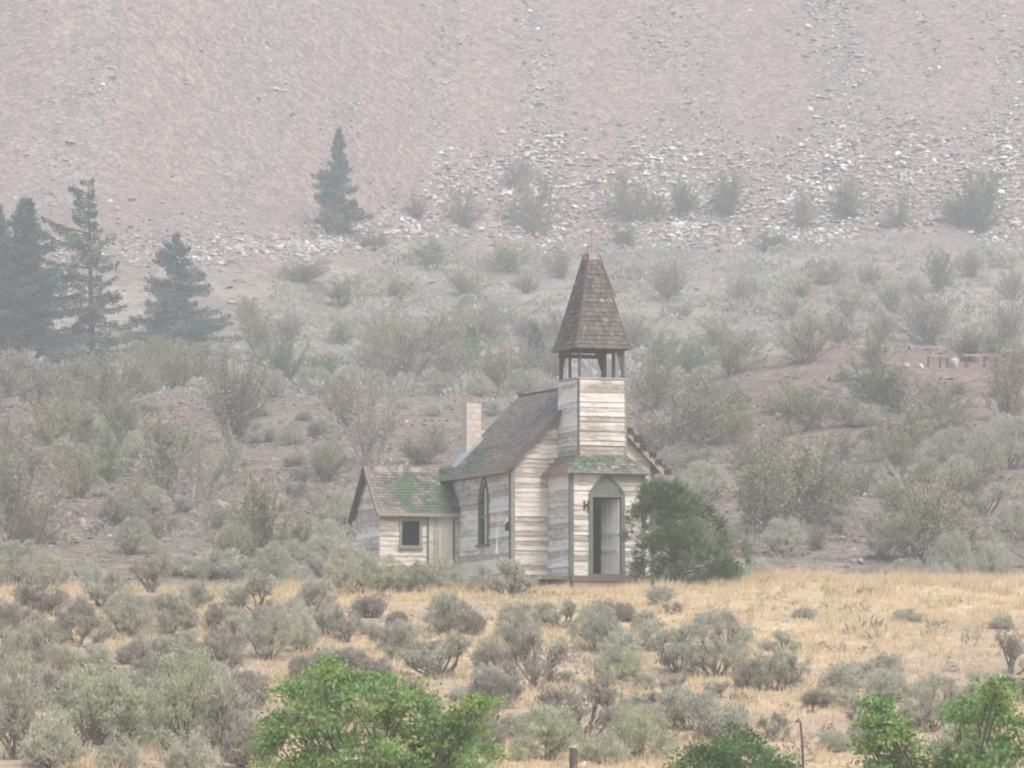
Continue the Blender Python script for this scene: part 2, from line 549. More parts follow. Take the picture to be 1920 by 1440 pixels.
# ------------------------------------------------------------------ dry grass
def build_grass():
    rng = np.random.RandomState(8)
    n = 30000
    y = rng.uniform(90, 176, n); x = rng.uniform(-1, 1, n) * (y * .15)
    g = sstep(.30, .62, vnoise(x, y, 5, 21) * .6 + vnoise(x, y, 1.7, 22) * .4) + .7 * sstep(146, 154, y) + .35 * sstep(2, 8, x)
    # keep the church footprint clear
    th = R(20); dx, dy = x, y - 160.0
    u = dx * math.cos(th) + dy * math.sin(th); v = -dx * math.sin(th) + dy * math.cos(th)
    inside = ((u > -.1) & (u < 4.9) & (v > -.1) & (v < 5.7)) | ((u > .8) & (u < 4.2) & (v > -4.2) & (v < 0) & (rng.rand(n) < .93)) | ((u > -2.9) & (u < 0.2) & (v > 4.9) & (v < 7.5))
    k = (rng.rand(n) < .10 + .58 * g * (.5 + .5 * sstep(125, 150, y))) & ~inside
    x, y = x[k], y[k]; n = len(x); B = 15
    z = terrain(x, y)
    h = rng.uniform(.14, .30, n) * (.45 + 1.1 * vnoise(x, y, 1.6, 43)) * (1 + .45 * sstep(150, 158, y))
    c = np.repeat(np.stack([x, y, z - .02], 1), B, 0)
    m = n * B
    ang = rng.rand(m) * 6.283; rad = rng.rand(m) ** .5 * .17
    c[:, 0] += np.cos(ang) * rad; c[:, 1] += np.sin(ang) * rad
    d = np.stack([rng.normal(0, .33, m), rng.normal(0, .33, m), np.ones(m)], 1)
    d[:, 0] += .12
    d = unit(d)
    L = np.repeat(h, B) * rng.uniform(.6, 1.15, m)
    s = unit(np.cross(d, np.stack([rng.normal(0, .6, m), np.ones(m), rng.normal(0, .2, m)], 1)))
    W = rng.uniform(.007, .016, m)[:, None]
    v = np.stack([c - s * W, c + s * W, c + d * L[:, None]], 1).reshape(-1, 3)
    f = np.arange(3 * m).reshape(m, 3)
    pale = np.array([.69, .58, .39]); tan = np.array([.57, .44, .27]); olive = np.array([.45, .43, .27])
    t = rng.rand(n, 1); col = tan * (1 - t) + pale * t
    gr = ((vnoise(x, y, 6, 41) > .62) & (y > 158)) | (rng.rand(n) < .06)
    col[gr] = olive
    col = np.repeat(col, B, 0) * rng.uniform(.8, 1.15, (m, 1))
    o = link("dry_grass", np_mesh("dry_grass", v, f, np.repeat(col.clip(0, .8), 3, 0), M['grass']))
    o["kind"] = "stuff"
build_grass()
# ------------------------------------------------------------------ the church
# local frame: u along the front to the right, v into the depth, w up; origin at the nave's front left corner
CH_Z = 4.62
def build_church():
    rnd = random.Random(3)
    rng = np.random.RandomState(3)
    ch = empty("church", (0, 160, CH_Z), R(20))
    tag(ch, "small abandoned wooden church with flaking cream clapboards, open belfry and mossy shingle roofs", "church")
    W, L = 4.73, 5.6
    EAVE, APEX = 4.07, 4.07 + 4.73 / 2
    TU0, TU1, TV = 1.56, 3.12, -1.75
    PU0, PU1, PV = 1.22, 3.64, -2.0

    def wall(name, O, a, n, bounds, w0, w1, mat, holes=(), sheath_holes=(), exposure=.15, boards=True, warp=.012, skip=()):
        """clapboard wall: a sheathing mesh (part) that carries every board as its own child"""
        O = Vector(O); a = Vector((*a, 0)); n = Vector((*n, 0)); z = Vector((0, 0, 1))
        P = lambda s, w, o: O + a * s + n * o + z * w
        sh = MB(); bl = []
        rows = int(math.ceil((w1 - w0) / exposure))
        def cut(ivs, hl, wm):
            for (s0, s1, a0, a1) in hl:
                if callable(s0):
                    if not (a0 < wm < a1):
                        continue
                    h0, h1 = s0(wm), s1(wm)
                else:
                    if not (a0 < wm < a1):
                        continue
                    h0, h1 = s0, s1
                out = []
                for (p, q) in ivs:
                    if h1 <= p or h0 >= q:
                        out.append((p, q)); continue
                    if h0 - p > .04: out.append((p, h0))
                    if q - h1 > .04: out.append((h1, q))
                ivs = out
            return ivs
        for i in range(rows):
            lo = w0 + i * exposure; hi = min(lo + exposure, w1)
            wm = (lo + hi) / 2
            b0, b1 = bounds(lo), bounds(hi)
            full = bounds(wm)
            if full[1] - full[0] < .06:
                continue
            for (p, q) in cut([full], sheath_holes, wm):
                pl, ql, ph, qh = p, q, p, q
                if p == full[0]: pl, ph = b0[0], b1[0]
                if q == full[1]: ql, qh = b0[1], b1[1]
                sh.prism8([P(pl, lo, -.05), P(ql, lo, -.05), P(ql, lo, 0), P(pl, lo, 0),
                           P(ph, hi, -.05), P(qh, hi, -.05), P(qh, hi, 0), P(ph, hi, 0)])
            for (p, q) in cut([full], list(holes) + [k for k in skip], wm):
                pl, ql, ph, qh = p, q, p, q
                if p == full[0]: pl, ph = b0[0], b1[0]
                if q == full[1]: ql, qh = b0[1], b1[1]
                bl.append((lo, hi, pl, ql, ph, qh))
        part = sh.build(name, M['sheath'], ch)
        for (lo, hi, pl, ql, ph, qh) in bl:
            # long rows are pieced from two boards now and then
            segs = [(pl, ql, ph, qh)]
            if boards and ql - pl > 2.4 and rnd.random() < .45:
                t = pl + (ql - pl) * rnd.uniform(.3, .7)
                segs = [(pl, t - .004, ph, t - .004), (t + .004, ql, t + .004, qh)]
            for (p0, q0, p1, q1) in segs:
                mb = MB()
                j0, j1 = rnd.uniform(-warp, warp), rnd.uniform(-warp, warp)
                o0 = rnd.choice((.018, .028, .034, .04, .05)) + rnd.uniform(-.004, .006)
                e = .012
                ph2, qh2 = p1, q1
                mb.prism8([P(p0, lo - e + j0, .002), P(q0, lo - e + j1, .002), P(q0, lo - e + j1, o0), P(p0, lo - e + j0, o0),
                           P(ph2, hi + j0, .002), P(qh2, hi + j1, .002), P(qh2, hi + j1, .011), P(ph2, hi + j0, .011)])
                mb.build("clapboard", mat, part)
        return part, P

    def simple_wall(name, O, a, n, bounds, w0, w1, mat, ex=.15):
        """walls on the far side: boards stay real geometry but joined"""
        O = Vector(O); a = Vector((*a, 0)); n = Vector((*n, 0)); z = Vector((0, 0, 1))
        P = lambda s, w, o: O + a * s + n * o + z * w
        sh = MB(); bd = MB()
        for i in range(int(math.ceil((w1 - w0) / ex))):
            lo = w0 + i * ex; hi = min(lo + ex, w1)
            b0, b1 = bounds(lo), bounds(hi)
            if b0[1] - b0[0] < .06: continue
            sh.prism8([P(b0[0], lo, -.05), P(b0[1], lo, -.05), P(b0[1], lo, 0), P(b0[0], lo, 0),
                       P(b1[0], hi, -.05), P(b1[1], hi, -.05), P(b1[1], hi, 0), P(b1[0], hi, 0)])
            bd.prism8([P(b0[0], lo - .012, .002), P(b0[1], lo - .012, .002), P(b0[1], lo - .012, .032), P(b0[0], lo - .012, .032),
                       P(b1[0], hi, .002), P(b1[1], hi, .002), P(b1[1], hi, .011), P(b1[0], hi, .011)])
        p = sh.build(name, M['sheath'], ch)
        o = bd.build("clapboards", mat, p); o["kind"] = "stuff"
        return p

    const = lambda s0, s1: (lambda w: (s0, s1))
    gable = lambda w: (max(0, w - EAVE + .03), W - max(0, w - EAVE + .03))
    # ---- nave
    wall("front_wall", (0, 0, 0), (1, 0), (0, -1), gable, -.25, APEX - .05, M['front'],
         holes=[(PU0 + .0, PU1 - .0, -1, 3.95), (TU0, TU1, 3.9, 6.55)], sheath_holes=[(1.85, 2.95, .4, 2.7)], exposure=.152)
    # gothic window opening in the side wall (s runs along v)
    WC, WB, WT, WH = 2.50, 1.53, 3.62, .40
    def half(w):
        if w < 2.85: return WH
        t = min(1, (w - 2.85) / (WT - 2.85))
        return WH * max(0, (1 - t ** 1.7))
    gw = (lambda w: WC - half(w), lambda w: WC + half(w), WB, WT)
    wall("side_wall", (0, 0, 0), (0, 1), (-1, 0), const(0, L), -.25, EAVE, M['side'], holes=[gw], sheath_holes=[gw, (.10, .55, 1.92, 2.12)],
         warp=.022, exposure=.163, skip=[(.08, .62, 1.86, 2.18), (.08, 1.15, 1.99, 2.06)])
    simple_wall("far_side_wall", (W, 0, 0), (0, 1), (1, 0), const(0, L), -.25, EAVE, M['side'])
    simple_wall("rear_wall", (0, L, 0), (1, 0), (0, 1), gable, -.25, APEX - .05, M['side'])
    fl = MB(); fl.box((.06, -1.9, .30), (W - .06, L - .06, .42)); fl.build("floor", M['brown'], ch)

    # corner boards
    def trim(a, b, mat='trim', name="corner_board"):
        mb = MB(); mb.box(a, b); return mb.build(name, M[mat], ch)
    trim((-.045, -.050, -.25), (.085, -.0, EAVE), 'trim_grey')
    trim((-.055, .004, -.25), (-.0, .15, EAVE - .02), 'trim')
    trim((W - .085, -.050, -.25), (W + .045, -.0, EAVE), 'trim')
    trim((-.055, L - .13, -.25), (-.0, L + .04, EAVE - .02), 'trim')

    # ---- roofs
    def shingles(mb, BL, BR, TL, TR, course, width, colf, ragged=.0, thick=.018, lift=None, miss=None):
        BL, BR, TL, TR = map(Vector, (BL, BR, TL, TR))
        nrm = (BR - BL).cross(TL - BL).normalized()
        H = ((TL + TR) / 2 - (BL + BR) / 2).length
        nc = max(1, int(round(H / course)))
        for i in range(nc):
            t0 = i / nc; t1 = min(1.0, (i + 1.25) / nc)
            wid = (BL.lerp(TL, t0) - BR.lerp(TR, t0)).length
            s = -rnd.random() * width
            while s < wid:
                wd = width * rnd.uniform(.6, 1.35)
                a = max(0, s); b = min(wid, s + wd - .006)
                s += wd
                if b - a < .015: continue
                fa, fb = a / wid, b / wid
                tt = max(0, t0 - rnd.uniform(0, ragged) / H)
                if miss and miss(fa, t0): continue
                p = lambda f, t, o: BL.lerp(TL, t).lerp(BR.lerp(TR, t), f) + nrm * o
                up = thick * rnd.uniform(.7, 1.6) + .012
                if lift: up += lift(fa, t0)
                mb.prism8([p(fa, tt, .004), p(fb, tt, .004), p(fb, t1, .001), p(fa, t1, .001),
                           p(fa, tt, up), p(fb, tt, up), p(fb, t1, .010), p(fa, t1, .010)], colf(fa, t0))
        return nrm
    def slab(mb, BL, BR, TL, TR, th):
        BL, BR, TL, TR = map(Vector, (BL, BR, TL, TR))
        n = (BR - BL).cross(TL - BL).normalized() * th
        mb.prism8([BL - n, BR - n, TR - n, TL - n, BL, BR, TR, TL])
    brown = np.array([.142, .128, .119]); grey = np.array([.195, .18, .171]); moss = np.array([.095, .128, .092]); ochre = np.array([.21, .145, .075])
    def jit(c, s=.16):
        return tuple((c * math.exp(rng.normal(0, s))).clip(.02, .5))
    OV = .33
    ev, av = -.25, L + .15
    ez = EAVE - OV + .06; az = APEX + .06
    uL, uC, uR = -OV, W / 2, W + OV
    def nave_col(f, t):
        # f: 0 rear .. 1 front (viewed from the left)
        c = brown * (.6 + .4 * t) + grey * .35
        m = vnoise(f * 6, t * 4, .9, 61) + rnd.gauss(0, .09)
        if (t < .34 and f < .42 and m > .36) or (t < .30 and m > .60) or (.26 < t < .34 and m > .48):
            c = moss * .8 + c * .2
        elif t < .35 and m < .42 and f > .5:
            c = c * .65 + ochre * .35
        return jit(c)
    r1 = MB(); slab(r1, (uL, av, ez), (uL, ev, ez), (uC, av, az), (uC, ev, az), .06)
    ro = r1.build("nave_roof", M['rake'], ch)
    s1 = MB()
    ndrop = lambda f, t: (vnoise(f * 40, t * 30, 3, 66) < .10)
    shingles(s1, (uL - .03, av, ez - .03), (uL - .03, ev, ez - .03), (uC, av, az), (uC, ev, az), .135, .14, nave_col, .025, lift=lambda f, t: .03 * max(0, vnoise(f * 30, t * 20, 2, 67) - .6), miss=ndrop)
    o = s1.build("shingles", M['shingle'], ro); o["kind"] = "stuff"
    r2 = MB(); slab(r2, (uR, ev, ez), (uR, av, ez), (uC, ev, az), (uC, av, az), .06)
    ro2 = r2.build("nave_roof", M['rake'], ch)
    s2 = MB()
    # the far slope has lost its edge: shingles stand up in ragged steps along the front rake
    shingles(s2, (uR + .03, ev - .04, ez - .03), (uR + .03, av, ez - .03), (uC, ev - .04, az), (uC, av, az), .15, .16,
             lambda f, t: jit(brown * .4 if f < .06 else brown), .03, lift=lambda f, t: (.02 + .15 * max(0, math.sin(t * 46)) if f < .06 else 0))
    o = s2.build("shingles", M['shingle'], ro2); o["kind"] = "stuff"
    rg = MB(); rg.bar((uC, ev, az + .012), (uC, av, az + .012), .16, .03); rg.build("ridge_cap", M['bare'], ro)
    # rake boards and fascia
    for nm, a, b, mt in (("rake_board", (uL, ev - .02, ez - .10), (uC - .04, ev - .02, az - .11), 'bare'), ("rake_board", (uR, ev - .02, ez - .10), (uC + .04, ev - .02, az - .11), 'rake'),
                     ("rake_board", (uL, av + .02, ez - .10), (uC - .04, av + .02, az - .11), 'rake')):
        mb = MB(); mb.bar(a, b, .03, .15, up=(0, 0, 1)); mb.build(nm, M[mt], ch)
    mb = MB(); mb.box((uL - .045, ev, ez - .13), (uL - .012, av, ez + .0)); mb.build("fascia", M['rake'], ch)
    mb = MB(); mb.box((uL, ev + .03, ez - .145), (-.034, av, ez - .118)); mb.build("soffit", M['sheath'], ch)

    # rotted shingle bundles hanging off the far rake
    for k in range(10):
        t = (k + .35) / 11.0
        u = uR + (uC - uR) * t + .10; z = ez + (az - ez) * t + .02
        if t > .62: continue
        z += rnd.uniform(-.05, .03); u += rnd.uniform(-.05, .05)
        mb = MB(); mb.box((u - .11 + rnd.uniform(-.03, .03), ev - .07, z - .16), (u + .10 + rnd.uniform(-.02, .05), ev + .16, z - .01 + rnd.uniform(-.02, .05)))
        mb.build("rotten_shingle_bundle", M['char'], ro2)
    # ---- chimney
    c0, c1, d0, d1 = .30, .80, 5.10, 5.58
    core = MB(); core.box((c0 + .02, d0 + .02, 3.9), (c1 - .02, d1 - .02, 6.16)); cm = core.build("chimney", M['mortar'], ch)
    row = 0; zz = 4.25
    while zz < 6.08:
        h = .20
        halves = [(c0, (c0 + c1) / 2), ((c0 + c1) / 2, c1)] if row % 2 == 0 else [(c0, c0 + .14), (c0 + .14, c1 - .12), (c1 - .12, c1)]
        for (p, q) in halves:
            mb = MB(); j = rnd.uniform(-.004, .004)
            mb.box((p + .006, d0 + j, zz + .006), (q - .006, d1 + j, min(zz + h - .006, 6.18)))
            mb.build("chimney_block", M['chimney'], cm)
        zz += h; row += 1
    cap = MB(); cap.box((c0 + .06, d0 + .06, 6.14), (c1 - .06, d1 - .06, 6.2)); cap.build("broken_top_brick", M['orange'], cm)
    fz = lambda u: EAVE + u + .09
    fb = MB()
    fb.prism8([(c0 - .28, d0 - .035, fz(c0 - .28)), (c1 + .03, d0 - .035, fz(c1) + .0), (c1 + .03, d0 - .012, fz(c1)), (c0 - .28, d0 - .012, fz(c0 - .28)),
               (c0 - .06, d0 - .035, fz(c0) + .10), (c1 + .03, d0 - .035, fz(c1) + .20), (c1 + .03, d0 - .012, fz(c1) + .20), (c0 - .06, d0 - .012, fz(c0) + .10)])
    fb.prism8([(c0 - .36, d0 - .05, fz(c0 - .36) + .02), (c0 - .36, d1 + .05, fz(c0 - .36) + .02), (c0 - .03, d1 + .05, fz(c0) + .02), (c0 - .03, d0 - .05, fz(c0) + .02),
               (c0 - .34, d0 - .05, fz(c0 - .34) + .035), (c0 - .34, d1 + .05, fz(c0 - .34) + .035), (c0 - .012, d1 + .05, fz(c0) + .16), (c0 - .012, d0 - .05, fz(c0) + .16)])
    fb.build("flashing", M['flash'], cm)

    # ---- gothic side window
    wf = MB()
    outer, inner = [], []
    for k in range(15):
        w = WB + (WT - WB) * k / 14
        outer.append((w, half(w) + .0))
    def arch(mb, grow, thick, o0, o1, base):
        prev = None
        for sgn in (-1, 1):
            prev = None
            for k in range(17):
                w = base + (WT + grow - base) * k / 16
                hw = half(w - grow * max(0, (w - 2.85) / (WT - 2.85))) + grow
                hi_ = max(hw - thick, 0.0)
                if w > WT: hw = max(0, grow * (WT + grow - w) / grow * .5); hi_ = 0
                cur = (w, WC + sgn * hw, WC + sgn * hi_)
                if prev:
                    a_, b_ = prev, cur
                    mb.prism8([(o0, a_[1], a_[0]), (o0, a_[2], a_[0]), (o1, a_[2], a_[0]), (o1, a_[1], a_[0]),
                               (o0, b_[1], b_[0]), (o0, b_[2], b_[0]), (o1, b_[2], b_[0]), (o1, b_[1], b_[0])])
                prev = cur
    arch(wf, .08, .10, -.075, .02, WB - .02)
    win = wf.build("gothic_window", M['trim'], ch)
    gp = MB()
    for k in range(12):
        wa, wb_ = WB + (WT - WB) * k / 12, WB + (WT - WB) * (k + 1) / 12
        if wa < 2.38 : continue          # the lower sash has lost its glass
        gp.poly([(.03, WC - half(wa), wa), (.03, WC + half(wa), wa), (.03, WC + half(wb_), wb_), (.03, WC - half(wb_), wb_)])
    gp.build("pane", M['glass'], win)
    ms = MB(); ms.box((.0, WC - WH, 2.36), (.05, WC + WH, 2.44)); ms.build("meeting_rail", M['trim_grey'], win)
    ms = MB(); ms.box((.0, WC - .035, WB), (.045, WC + .035, 3.3)); ms.build("mullion", M['door'], win)
    ms = MB(); ms.box((-.13, WC - .56, WB - .09), (.02, WC + .56, WB)); ms.build("sill", M['trim'], win)
    # loose boards by the hole
    for a, b in (((-.10, 1.05, 1.98), (-.30, .62, 1.15)), ((-.06, .60, 2.10), (-.12, .10, 2.20))):
        mb = MB(); mb.bar(a, b, .10, .02, up=(1, 0, .3)); mb.build("loose_board", M['side'], ch)

    # ---- porch
    porch_top = 3.60
    door = (PU0 + .66, PU1 - .66)           # clear opening
    dc = (PU0 + PU1) / 2 - .04
    DW = .47
    dh = [(dc - DW - .10, dc + DW + .10, .30, 2.95), (lambda w: dc - (DW + .10) * max(0, 1 - ((w - 2.95) / .62) ** 1.5), lambda w: dc + (DW + .10) * max(0, 1 - ((w - 2.95) / .62) ** 1.5), 2.95, 3.57)]
    wall("porch_front", (0, PV, 0), (1, 0), (0, -1), const(PU0, PU1), .42, porch_top, M['tower'], holes=dh, sheath_holes=[(dc - DW, dc + DW, .30, 2.95)], exposure=.157)
    wall("porch_side", (PU0, PV, 0), (0, 1), (-1, 0), const(.0, -PV), -.15, porch_top, M['side'], exposure=.172, warp=.02)
    simple_wall("porch_far_side", (PU1, PV, 0), (0, 1), (1, 0), const(0, -PV), -.15, porch_top, M['side'])
    trim((PU0 - .045, PV - .052, -.12), (PU0 + .075, PV - .002, porch_top), 'trim')
    trim((PU0 - .052, PV + .002, -.12), (PU0 - .002, PV + .10, porch_top), 'trim_grey')
    trim((PU1 - .09, PV - .052, .2), (PU1 + .045, PV - .002, porch_top), 'trim')
    # door frame
    fr = MB()
    for s in (-1, 1):
        u0 = dc + s * DW; u1 = dc + s * (DW + .125)
        fr.box((min(u0, u1), PV - .075, .42), (max(u0, u1), PV + .10, 2.98))
    fr.box((dc - DW, PV - .06, 2.86), (dc + DW, PV + .10, 2.95))
    dfr = fr.build("door_frame", M['trim'], ch)
    # pointed tympanum of narrow upright boards
    nb = 9
    for k in range(nb):
        ua = dc - DW + 2 * DW * k / nb + .004; ub = dc - DW + 2 * DW * (k + 1) / nb - .004
        top = lambda u: 2.98 + .50 * max(0, 1 - (abs(u - dc) / (DW + .06)) ** 1.6)
        mb = MB(); o = PV - .045 - (.006 if k % 2 else 0)
        mb.prism8([(ua, o, 2.951), (ub, o, 2.951), (ub, PV + .02, 2.951), (ua, PV + .02, 2.951),
                   (ua, o, top(ua)), (ub, o, top(ub)), (ub, PV + .02, top(ub)), (ua, PV + .02, top(ua))])
        mb.build("tympanum_board", M['trim'], dfr)
    am = MB()
    pts = []
    for k in range(13):
        u = dc - DW - .09 + 2 * (DW + .09) * k / 12
        pts.append((u, PV - .062, 2.99 + .55 * max(0, 1 - (abs(u - dc) / (DW + .09)) ** 1.6)))
    for p, q in zip(pts[:-1], pts[1:]):
        am.bar(p, q, .06, .055, up=(0, 1, 0))
    am.build("arch_moulding", M['trim'], dfr)
    # white door leaf, open into the porch
    hinge = Vector((dc + DW - .015, PV + .06, .46)); ang = R(73)
    dl = empty("door_leaf_pivot") if False else None
    dirv = Vector((-math.cos(ang), math.sin(ang), 0)); nv = Vector((dirv.y, -dirv.x, 0))
    leaf = None
    for k in range(6):
        a0, a1 = .15 * k + .003, .15 * (k + 1) - .003
        mb = MB(); o0 = -.02 + (.004 if k % 2 else 0); o1 = .02
        q = lambda s, o, w: tuple(hinge + dirv * s + nv * o + Vector((0, 0, w)))
        mb.prism8([q(a0, o0, .02), q(a1, o0, .02), q(a1, o1, .02), q(a0, o1, .02), q(a0, o0, 2.36), q(a1, o0, 2.36), q(a1, o1, 2.36), q(a0, o1, 2.36)])
        if leaf is None:
            leaf = mb.build("door", M['door'], ch)
        else:
            mb.build("door_board", M['door'], leaf)
    for w in (.75, 1.25):
        mb = MB(); q = lambda s, o, ww: tuple(hinge + dirv * s + nv * o + Vector((0, 0, ww)))
        mb.prism8([q(.05, -.045, w), q(.85, -.045, w), q(.85, -.022, w), q(.05, -.022, w), q(.05, -.045, w + .1), q(.85, -.045, w + .1), q(.85, -.022, w + .1), q(.05, -.022, w + .1)])
        mb.build("ledge", M['door'], leaf)
    mb = MB(); mb.bar((dc - .34, PV + .55, .42), (dc - .30, PV + .62, 2.75), .06, .03, up=(0, 1, 0)); mb.build("light_strip_batten", M['tan'], ch)  # added batten; its pale colour stands in for a strip of light indoors
    mb = MB(); mb.box((dc - DW - .1, PV + .9, .42), (dc - .16, PV + 1.3, 1.15)); mb.build("crate", M['sheath'], ch)
    # threshold, step and slab
    mb = MB(); mb.box((dc - DW - .02, PV - .10, .40), (dc + DW + .02, PV + .02, .475)); mb.build("threshold", M['brown'], ch)
    mb = MB(); mb.box((PU0 - .03, PV - .18, .24), (PU1 + .06, PV - .003, .418)); mb.build("step_tread", M['brown'], ch)
    mb = MB(); mb.box((PU0 + .02, PV - .14, -.02), (PU1 + .02, PV + .0, .235)); mb.build("step_riser", M['tan'], ch)
    mb = MB(); mb.box((PU0 - .06, PV - .50, -.14), (PU1 + .16, PV - .02, -.025)); mb.build("foundation_slab", M['slab'], ch)
    mb = MB(); mb.box((PU0 - .02, PV - .135, -.06), (PU0 + .07, PV - .02, .24)); mb.build("step_post", M['bare'], ch)
    # rusty brackets either side of the door
    hb = MB()
    hx, hz = dc - DW - .30, 2.60
    hb.box((hx, PV - .075, hz - .14), (hx + .045, PV - .036, hz + .14))
    hb.box((hx + .13, PV - .075, hz - .17), (hx + .195, PV - .036, hz + .15))
    hb.box((hx + .045, PV - .07, hz - .03), (hx + .13, PV - .038, hz + .05))
    hb.build("rusty_bracket", M['rust'], ch)
    mb = MB(); mb.box((PU1 - .05, PV - .075, 2.0), (PU1 + .055, PV - .054, 2.7)); mb.build("rusty_strap", M['rust'], ch)

    # porch skirt roof (hipped round the tower)
    sk = MB(); ss = MB()
    e0, e1, f0 = PU0 - .26, PU1 + .10, PV - .26
    eh, th_ = porch_top - .02, 4.20
    tl, tr, tf = TU0 - .0, TU1 + .0, TV - .005
    def skirt_front(f, t):
        m = vnoise(f * 9, t * 4, 1.3, 71)
        c = moss if m > .25 + rnd.gauss(0, .12) and t > .12 + .5 * max(0, f - .7) else brown * .7 + grey * .5
        return jit(c, .2)
    def skirt_left(f, t):
        m = vnoise(f * 5, t * 5, 1.0, 72)
        return jit(ochre * .7 + brown * .3 if t < .45 and m > .35 else brown * .8 + grey * .2, .2)
    planes = [((e0, f0, eh), (e1, f0, eh), (tl, tf, th_), (tr, tf, th_), skirt_front),
              ((e0, -.03, eh), (e0, f0, eh), (tl, -.03, th_), (tl, tf, th_), skirt_left),
              ((e1, f0, eh), (e1, -.03, eh), (tr, tf, th_), (tr, -.03, th_), skirt_left)]
    for (a, b, c, d, cf) in planes:
        slab(sk, a, b, c, d, .03)
    so = sk.build("porch_roof", M['rake'], ch)
    for (a, b, c, d, cf) in planes:
        shingles(ss, a, b, c, d, .12, .13, cf, .035)
    o = ss.build("shingles", M['shingle'], so); o["kind"] = "stuff"
    # ---- tower shaft
    TB, TT = 4.05, 6.55
    wall("tower_front", (0, TV, 0), (1, 0), (0, -1), const(TU0, TU1), TB, TT, M['tower'], exposure=.15)
    wall("tower_side", (TU0, TV, 0), (0, 1), (-1, 0), const(0, -TV), TB, TT, M['side'], exposure=.15, warp=.02)
    simple_wall("tower_far_side", (TU1, TV, 0), (0, 1), (1, 0), const(0, -TV), TB, TT, M['side'])
    simple_wall("tower_back", (0, 0, 0), (1, 0), (0, 1), const(TU0, TU1), TB, TT, M['side'])
    trim((TU0 - .04, TV - .048, TB), (TU0 + .03, TV - .002, TT + .01), 'bare')
    trim((TU1 - .02, TV - .048, TB), (TU1 + .04, TV - .002, TT + .01), 'trim_grey')
    dk = MB(); dk.box((TU0 - .05, TV - .05, TT + .012), (TU1 + .05, .05, TT + .05)); dk.build("belfry_deck", M['side'], ch)
    # ---- belfry posts, brackets and beams
    BE = 7.60
    posts = [(TU0 + .06, TV + .06, .07), (TU1 - .06, TV + .06, .09), (TU0 + .06, -.06, .10), (TU1 - .06, -.06, .13), (TU0 + .05, TV / 2, .08), (TU1 - .05, TV / 2, .085)]
    for (u, v, t) in posts:
        mb = MB(); mb.box((u - t / 2, v - t / 2, TT + .045), (u + t / 2, v + t / 2, BE)); mb.build("post", M['bare'], ch)
    bm = [((TU0 - .02, TV + .06, BE - .03), (TU1 + .02, TV + .06, BE - .03)), ((TU0 - .02, -.06, BE - .22), (TU1 + .02, -.06, BE - .22)),
          ((TU0 + .06, TV, BE - .05), (TU0 + .06, 0, BE - .05)), ((TU1 - .06, TV, BE - .05), (TU1 - .06, 0, BE - .05))]
    for a, b in bm:
        mb = MB(); mb.bar(a, b, .06, .13); mb.build("beam", M['bare'], ch)
    def bracket(u, v, du, dv):
        mb = MB()
        x0, y0 = u, v; x1, y1 = u + du, v + dv
        n = Vector((dv, -du, 0)).normalized() * .02
        lo, hi = BE - .75, BE - .04
        A = [(x0, y0, lo), (x0, y0, hi), (x1, y1, hi)]
        i = len(mb.v)
        mb.v += [tuple(Vector(p) - n) for p in A] + [tuple(Vector(p) + n) for p in A]
        mb.f += [(0, 1, 2), (5, 4, 3), (0, 3, 4, 1), (1, 4, 5, 2), (2, 5, 3, 0)]
        mb.build("bracket", M['bare'], ch)
    bracket(TU0 + .06, -.10, 0, -.55)
    bracket(TU1 - .10, TV + .06, -.22, 0)
    bracket(TU1 - .06, TV + .10, 0, .4)
    bracket(TU1 - .12, -.06, -.25, 0)
    # ---- belfry roof: four steep sides, flared at the eaves
    cu, cv = (TU0 + TU1) / 2, TV / 2
    hu, hv = (TU1 - TU0) / 2, -TV / 2
    lv = [(BE - .10, 1.0, .16), (BE + .32, .92, .07), (BE + 2.90, .20, .03)]
    ring = [(cu, cv, hu * s + g, hv * s + g, w) for (w, s, g) in lv]
    br = MB(); bs = MB()
    def corner(r, k):
        cu_, cv_, a, b, w = r
        return [(cu_ - a, cv_ - b, w), (cu_ + a, cv_ - b, w), (cu_ + a, cv_ + b, w), (cu_ - a, cv_ + b, w)][k % 4]
    def spire_col(f, t):
        c = np.array([.120, .108, .100]); 
        if rnd.random() < .10: c = np.array([.19, .165, .15])
        if t > .94: c = np.array([.26, .235, .22])
        return jit(c, .17)
    for i in range(2):
        for k in range(4):
            a, b, c, d = corner(ring[i], k), corner(ring[i], k + 1), corner(ring[i + 1], k), corner(ring[i + 1], k + 1)
            slab(br, a, b, c, d, .02)
    bro = br.build("belfry_roof", M['bare'], ch)
    for i in range(2):
        for k in range(4):
            a, b, c, d = corner(ring[i], k), corner(ring[i], k + 1), corner(ring[i + 1], k), corner(ring[i + 1], k + 1)
            shingles(bs, a, b, c, d, .155, .11, (lambda f, t: spire_col(f, 0)) if i == 0 else spire_col, .02, thick=.022,
                     miss=(lambda f, t: .45 < f < .62 and .70 < t < .74) if (i == 1 and k == 0) else None)
    o = bs.build("shingles", M['shingle'], bro); o["kind"] = "stuff"
    for k in range(4):
        hp = MB()
        for i in range(2):
            hp.bar(Vector(corner(ring[i], k)) + Vector((0, 0, .02)), Vector(corner(ring[i + 1], k)) + Vector((0, 0, .02)), .07, .03)
        hp.build("hip_cap", M['bare'], bro)
    top = ring[-1]
    cp = MB(); cp.box((top[0] - top[2] - .01, top[1] - top[3] - .01, top[4] - .02), (top[0] + top[2] + .01, top[1] + top[3] + .01, top[4] + .05)); cp.build("roof_cap", M['rake'], bro)
    mb = MB(); mb.bar(Vector(corner(ring[2], 1)) + Vector((.03, 0, -.1)), Vector(corner(ring[2], 1)).lerp(Vector(corner(ring[1], 1)), .52) + Vector((.10, 0, 0)), .05, .02); mb.build("loose_strip", M['bare'], bro)
    fn = MB(); zt = top[4]
